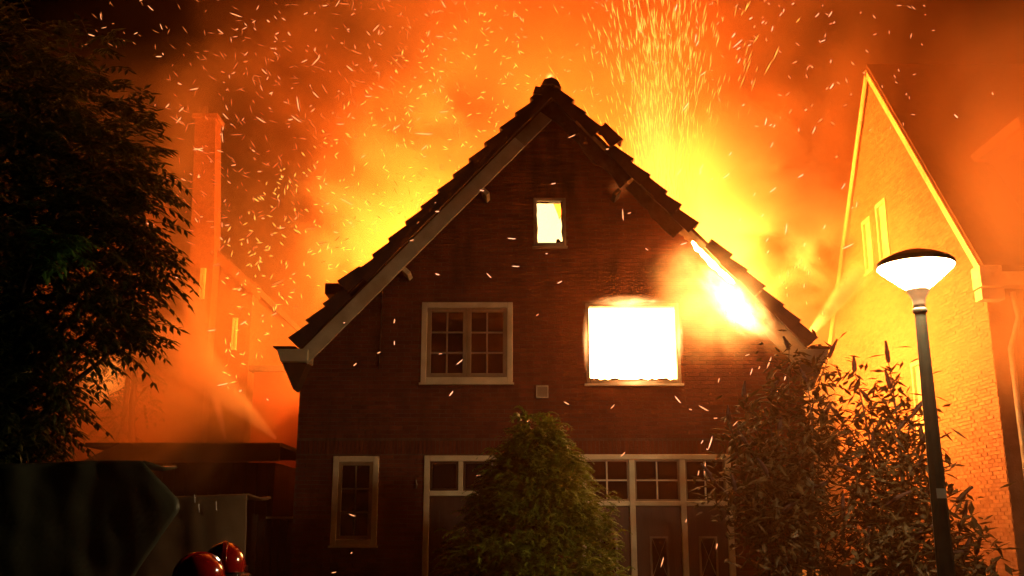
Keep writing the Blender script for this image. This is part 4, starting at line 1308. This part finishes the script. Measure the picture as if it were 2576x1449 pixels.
o_ = nt.nodes.new('ShaderNodeOutputMaterial'); pv = nt.nodes.new('ShaderNodeVolumePrincipled')
pv.inputs['Color'].default_value = (.95, .25, .05, 1); pv.inputs['Density'].default_value = .010; pv.inputs['Anisotropy'].default_value = .3  # red tint puts the lens glare over the house front into this volume
nt.links.new(pv.outputs[0], o_.inputs['Volume'])
q = MB(); q.box(-3.6, 7.4, 7.4, 14.9, .13, 8.6)
q.f.reverse()
me = q.mesh('red_veil', 'soil'); me.materials.clear(); me.materials.append(vm)
bm = bmesh.new(); bm.from_mesh(me); bmesh.ops.recalc_face_normals(bm, faces=bm.faces); bm.to_mesh(me); bm.free()
vo = bpy.data.objects.new('red_veil', me); C.objects.link(vo)
tag(vo, 'thin red veil of smoke and lens glare added before the burning house', 'smoke', kind='stuff')
smoke('smoke_wisp', (-6.6, 14.4, 1.7), (-2.4, 16.9, 4.6), 1.0, 'thin smoke drifting past the shed and house corner', scale=.75, lowcut=.46, highcut=.72, floor=0, fade=((0, 0), (0, 0), (0, 0)), ball=True, col=(.92, .6, .35))
smoke('dark_smoke', (3.5, 15.42, 4.6), (6.2, 17.1, 7.5), 3.2, 'dark smoke between the right roof slope and the lit gable', scale=1.1, col=(.3, .13, .06), lowcut=.42, highcut=.62, floor=0, fade=((0, 0), (0, 0), (0, 0)), ball=True)

# ------------------------------------------------------------------ hose jets
def jet(a, b, r0, r1, dens, label):
    a, b = Vector(a), Vector(b)
    L_ = (b - a).length
    m = new_mat('spray%d' % len(MATS)); nt = m.node_tree; nt.nodes.clear()
    N = lambda t: nt.nodes.new('ShaderNode' + t)
    L = nt.links.new
    out, pv = N('OutputMaterial'), N('VolumeScatter')
    L(pv.outputs[0], out.inputs['Volume'])
    pv.inputs['Color'].default_value = (.98, .96, .92, 1)
    pv.inputs['Anisotropy'].default_value = .3
    tc, sx = N('TexCoord'), N('SeparateXYZ')
    L(tc.outputs['Object'], sx.inputs[0])
    # radius of the cone at this height
    rd = N('MapRange'); rd.inputs['From Max'].default_value = L_; rd.inputs['To Min'].default_value = r0; rd.inputs['To Max'].default_value = r1
    L(sx.outputs[2], rd.inputs['Value'])
    cb_ = N('CombineXYZ'); L(sx.outputs[0], cb_.inputs[0]); L(sx.outputs[1], cb_.inputs[1])
    le = N('VectorMath'); le.operation = 'LENGTH'; L(cb_.outputs[0], le.inputs[0])
    dv = N('Math'); dv.operation = 'DIVIDE'; L(le.outputs['Value'], dv.inputs[0]); L(rd.outputs[0], dv.inputs[1])
    fa = N('MapRange'); fa.interpolation_type = 'SMOOTHSTEP'; fa.inputs['From Min'].default_value = 1; fa.inputs['From Max'].default_value = 0
    L(dv.outputs[0], fa.inputs['Value'])
    al = N('MapRange'); al.inputs['From Max'].default_value = L_; al.inputs['To Min'].default_value = dens; al.inputs['To Max'].default_value = dens * .08
    L(sx.outputs[2], al.inputs['Value'])
    mu = N('Math'); mu.operation = 'MULTIPLY'; L(fa.outputs[0], mu.inputs[0]); L(al.outputs[0], mu.inputs[1])
    L(mu.outputs[0], pv.inputs['Density'])
    q = MB(); q.tube([(0, 0, 0), (0, 0, L_ * .5), (0, 0, L_)], [r0, (r0 + r1) / 2, r1], 16)
    me = q.mesh('water_jet', 'soil'); me.materials.clear(); me.materials.append(m)
    bm = bmesh.new(); bm.from_mesh(me); bmesh.ops.recalc_face_normals(bm, faces=bm.faces); bm.to_mesh(me); bm.free()
    o = bpy.data.objects.new('water_jet', me); C.objects.link(o)
    o.location = a
    o.rotation_euler = (b - a).to_track_quat('Z', 'Y').to_euler()
    return tag(o, label, 'water jet', kind='stuff')
jet(W(2030, 850, 17.5), (7.35, 20.2, 7.15), .06, .34, 16, 'hose spray shooting from behind the right eave up to the lit gable')
jet(W(695, 1104, 20.6), W(400, 830, 20.6), .05, .8, 12, 'hose spray fanning up to the left from behind the shed')
jet(W(567, 1106, 20.9), W(478, 720, 21.5), .05, .4, 14, 'narrow upright hose spray rising behind the shed roof')

# ------------------------------------------------------------------ embers and sparks
def ember_mesh(name, ln, wd, mat, bend):
    v = [(-ln / 2, 0, 0), (ln / 2, 0, bend)]
    mid = []
    for x in (-ln * .2, ln * .25):
        for k in range(4):
            a = PI / 2 * k + .3
            mid.append((x, math.cos(a) * wd / 2, math.sin(a) * wd / 2 - bend * .25))
    v += mid
    f = [(0, 2 + (k + 1) % 4, 2 + k) for k in range(4)] + [(2 + k, 2 + (k + 1) % 4, 6 + (k + 1) % 4, 6 + k) for k in range(4)] + [(1, 6 + k, 6 + (k + 1) % 4) for k in range(4)]
    q = MB(); q.add(v, f)
    return q.mesh(name, mat)
EM = {(s, m): ember_mesh('ember', s * 1.3, .017, m, s * .05) for s in (.05, .10, .16) for m in ('ember', 'ember_hot', 'ember_dim')}
re_ = random.Random(77)
EMBERS = []
def ember(px, py, Y, ang, size, mat, label, group, k=1.0):
    o = bpy.data.objects.new('ember', EM[(size, mat)]); C.objects.link(o)
    o.location = W(px, py, Y)
    o.rotation_euler = (re_.uniform(-.4, .4), -ang, re_.uniform(-.5, .5))
    k *= Y / 13
    o.scale = (k * re_.uniform(.55, 1.7), k, k)
    EMBERS.append((o, px, py))
    tag(o, label, 'ember', group)
# in front of the house: where the photograph shows them (bearing, slope)
front = [(1100, 532, 0), (1212, 479, .05), (1392, 462, .2), (1100, 690, -.1), (1230, 693, -.7), (1287, 600, -.05), (1297, 670, 0), (1408, 710, .3), (1352, 792, .5), (992, 808, 1.5), (992, 863, 1.5),
         (866, 812, .2), (893, 917, .6), (953, 887, .3), (1108, 890, 0), (1156, 911, .6), (1135, 990, .8), (1541, 1023, .9), (1425, 1014, -.5), (1326, 1060, .4), (1375, 638, 0), (1203, 1196, .3),
         (884, 1391, .6), (275, 1281, .6), (104, 448, -.5), (75, 335, -.3), (886, 1296, -.4), (1167, 1331, 1), (840, 1440, .1), (1726, 1310, 1.4), (1803, 1374, 1.4), (1666, 1414, 1.2), (1773, 1178, 1.4),
         (1757, 1190, 1.2), (1567, 1143, .8), (1766, 1112, 1), (1779, 1130, -.6), (1787, 1114, 1.3), (1808, 957, 1.4), (1705, 1005, -.8), (1737, 1030, -.3), (1770, 1027, -.5), (1800, 1052, 0), (1935, 912, 1.2), (1890, 935, 1.3),
         (1880, 893, .4), (1910, 925, 1), (1627, 627, -.6), (1583, 536, .3), (1567, 540, -1.4), (1528, 375, -.1), (1438, 343, .5), (1720, 613, .3), (1975, 950, 1.1), (1955, 985, .8), (1850, 1065, .9),
         (605, 983, .5), (673, 1005, -.7), (560, 967, .3), (440, 700, .2), (690, 790, .4), (2497, 235, -1.2), (2405, 292, -.9)]
for px, py, a in front:
    ember(px, py, re_.uniform(12.6, 14.2), a + re_.uniform(-.15, .15), re_.choice((.05, .10, .10)), re_.choice(('ember_hot', 'ember')),
          'glowing ember drifting in front of the dark brick gable', 'embers in front of the house', re_.uniform(.55, .9))
# over the left part of the sky, blown up and to the left
for i in range(150):
    px = 80 + 1050 * re_.random() ** .8
    py = re_.uniform(-20, 640)
    if px < 330 and py > 120 + .25 * px: px += 330
    ember(px, py, re_.uniform(12.5, 15.2), re_.gauss(-.75, .55) if re_.random() < .75 else re_.uniform(-.2, 1.2), re_.choice((.05, .10, .10, .16)), re_.choice(('ember', 'ember', 'ember_dim')),
          'glowing ember flying through the dark smoky sky above the left tree and chimney', 'embers in the left sky', re_.uniform(.45, .85))
for i in range(45):
    px, py = re_.uniform(520, 1040), re_.uniform(520, 860)
    if py > 1500 - px * .92 - 40: continue
    ember(px, py, re_.uniform(13.5, 15.2), re_.uniform(-.3, 1.0), re_.choice((.05, .10)), re_.choice(('ember', 'ember_dim')),
          'small ember glowing before bright smoke left of the burning roof', 'embers left of the roof', re_.uniform(.6, .95))
for i in range(55):
    px, py = re_.uniform(1700, 2160), re_.uniform(0, 640)
    if py > 150 + (px - 1385) * .9: continue
    ember(px, py, re_.uniform(13.5, 15.2), re_.uniform(.4, 1.4), re_.choice((.05, .10, .10)), 'ember_hot',
          'pale ember flying in the bright smoke between the roof and the right gable', 'embers right of the roof', re_.uniform(.6, .95))
for i in range(16):
    px, py = re_.uniform(1950, 2075), re_.uniform(640, 800)
    ember(px, py, re_.uniform(14.6, 15.6), re_.gauss(1.45, .15), re_.choice((.05, .10, .10)), 'ember',
          'ember falling past the dark smoke beside the right eave', 'embers by the right eave', re_.uniform(.5, .8))
# a label that singles each ember out: its rank by distance on one side of something one can find
MARKS = {'attic window': (1382, 560), 'burning window': (1592, 868), 'unbroken upper window': (1175, 862), 'tall ground floor window': (893, 1260), 'middle door frame': (1120, 1290), 'wide door frame': (1660, 1250),
         'wall vent': (1364, 986), 'left eave': (740, 900), 'right eave': (2040, 890), 'chimney top': (518, 295), 'roof ridge': (1385, 205), 'top of the left tree': (110, 130), 'right gable tip': (2175, 180), 'lamp head': (2305, 680),
         'conifer tip': (1345, 1065), 'dark tarpaulin': (200, 1260), 'spark fountain': (1650, 250), 'shed roof': (480, 1110), 'upper left edge of the picture': (330, 20), 'middle of the left roof slope': (1030, 560), 'chimney foot': (515, 640), 'top edge of the picture': (900, 20)}
NUM = ['first', 'second', 'third', 'fourth', 'fifth', 'sixth', 'seventh', 'eighth', 'ninth', 'tenth', 'eleventh', 'twelfth', 'thirteenth', 'fourteenth', 'fifteenth', 'sixteenth', 'seventeenth', 'eighteenth', 'nineteenth', 'twentieth', 'twenty-first', 'twenty-second', 'twenty-third', 'twenty-fourth', 'twenty-fifth', 'twenty-sixth', 'twenty-seventh', 'twenty-eighth', 'twenty-ninth', 'thirtieth']
def label_embers():
    bins = {}
    for o, px, py in EMBERS:
        mk = min(MARKS, key=lambda k: (MARKS[k][0] - px) ** 2 + (MARKS[k][1] - py) ** 2)
        dx, dy = px - MARKS[mk][0], py - MARKS[mk][1]
        side = ('right of' if dx > 0 else 'left of') if abs(dx) > abs(dy) else ('below' if dy > 0 else 'above')
        bins.setdefault((mk, side), []).append((math.hypot(dx, dy), o))
    for (mk, side), lst in bins.items():
        lst.sort(key=lambda t: t[0])
        for i, (_, o) in enumerate(lst):
            o['label'] = 'glowing ember, %s nearest of those %s the %s' % (NUM[min(i, 29)], side, mk)
label_embers()
# uncountable sparks: a mass over the left slope and the fountain behind the right slope
def sparks(name, label, gen, n, mat, seed):
    rs = random.Random(seed)
    mb = MB()
    for _ in range(n):
        p, d, ln_, wd = gen(rs)
        d = d.normalized()
        a = d.orthogonal().normalized(); b = d.cross(a)
        v = [p - d * ln_ / 2, p + d * ln_ / 2] + [p + (a * math.cos(2.094 * k) + b * math.sin(2.094 * k)) * wd / 2 for k in range(3)]
        mb.add(v, [(0, 2, 3), (0, 3, 4), (0, 4, 2), (1, 3, 2), (1, 4, 3), (1, 2, 4)])
    return tag(mb.build(name, mat, fix=False), label, 'sparks', kind='stuff')
def gen_fountain(rs):
    t = rs.random() ** 1.05
    px = 1650 + (rs.gauss(0, 30 + 55 * t) if rs.random() < .72 else rs.gauss(30 * t, 40 + 120 * t)) + t * 10
    py = 560 - t * 560 + rs.gauss(0, 30)
    sp_ = (px - 1650) / 560 + rs.gauss(0, .09)
    return W(px, py, rs.uniform(16.8, 18.6)), Vector((sp_, rs.uniform(-.1, .1), 1)), rs.uniform(.12, .38), rs.uniform(.012, .022)
sparks('spark_fountain', 'fountain of yellow sparks shooting up behind the right roof slope', gen_fountain, 1150, 'fountain_spark', 5)
def gen_left(rs):
    px = rs.uniform(560, 1330)
    lim = 880 - (px - 720) * .96
    py = lim - 40 - 430 * rs.random()
    return W(px, py, rs.uniform(15.2, 16.6)), Vector((rs.uniform(-1, .6), rs.uniform(-.2, .2), rs.uniform(-.2, 1))), rs.uniform(.05, .13), rs.uniform(.012, .02)
sparks('spark_swarm', 'swarm of fine sparks over the left roof slope', gen_left, 420, 'fountain_spark', 6)
def gen_top(rs):
    px = rs.uniform(560, 2350); py = rs.uniform(-20, 330)
    return W(px, py, rs.uniform(15.2, 17)), Vector((rs.uniform(-1, 1), rs.uniform(-.2, .2), rs.uniform(0, 1))), rs.uniform(.04, .12), rs.uniform(.01, .018)
sparks('spark_swarm', 'fine sparks scattered across the top of the smoke', gen_top, 260, 'ember', 8)
def gen_upleft(rs):
    px = 180 + 1000 * rs.random() ** .75; py = rs.uniform(-20, 560)
    if px < 420 and py > 130: px += 260
    a = rs.gauss(-.8, .6)
    return W(px, py, rs.uniform(14.8, 18)), Vector((math.cos(a), rs.uniform(-.2, .2), math.sin(a))), rs.uniform(.06, .2), rs.uniform(.009, .016)
sparks('spark_swarm', 'fine orange sparks blown across the dark smoke at the upper left', gen_upleft, 480, 'ember_dim', 9)
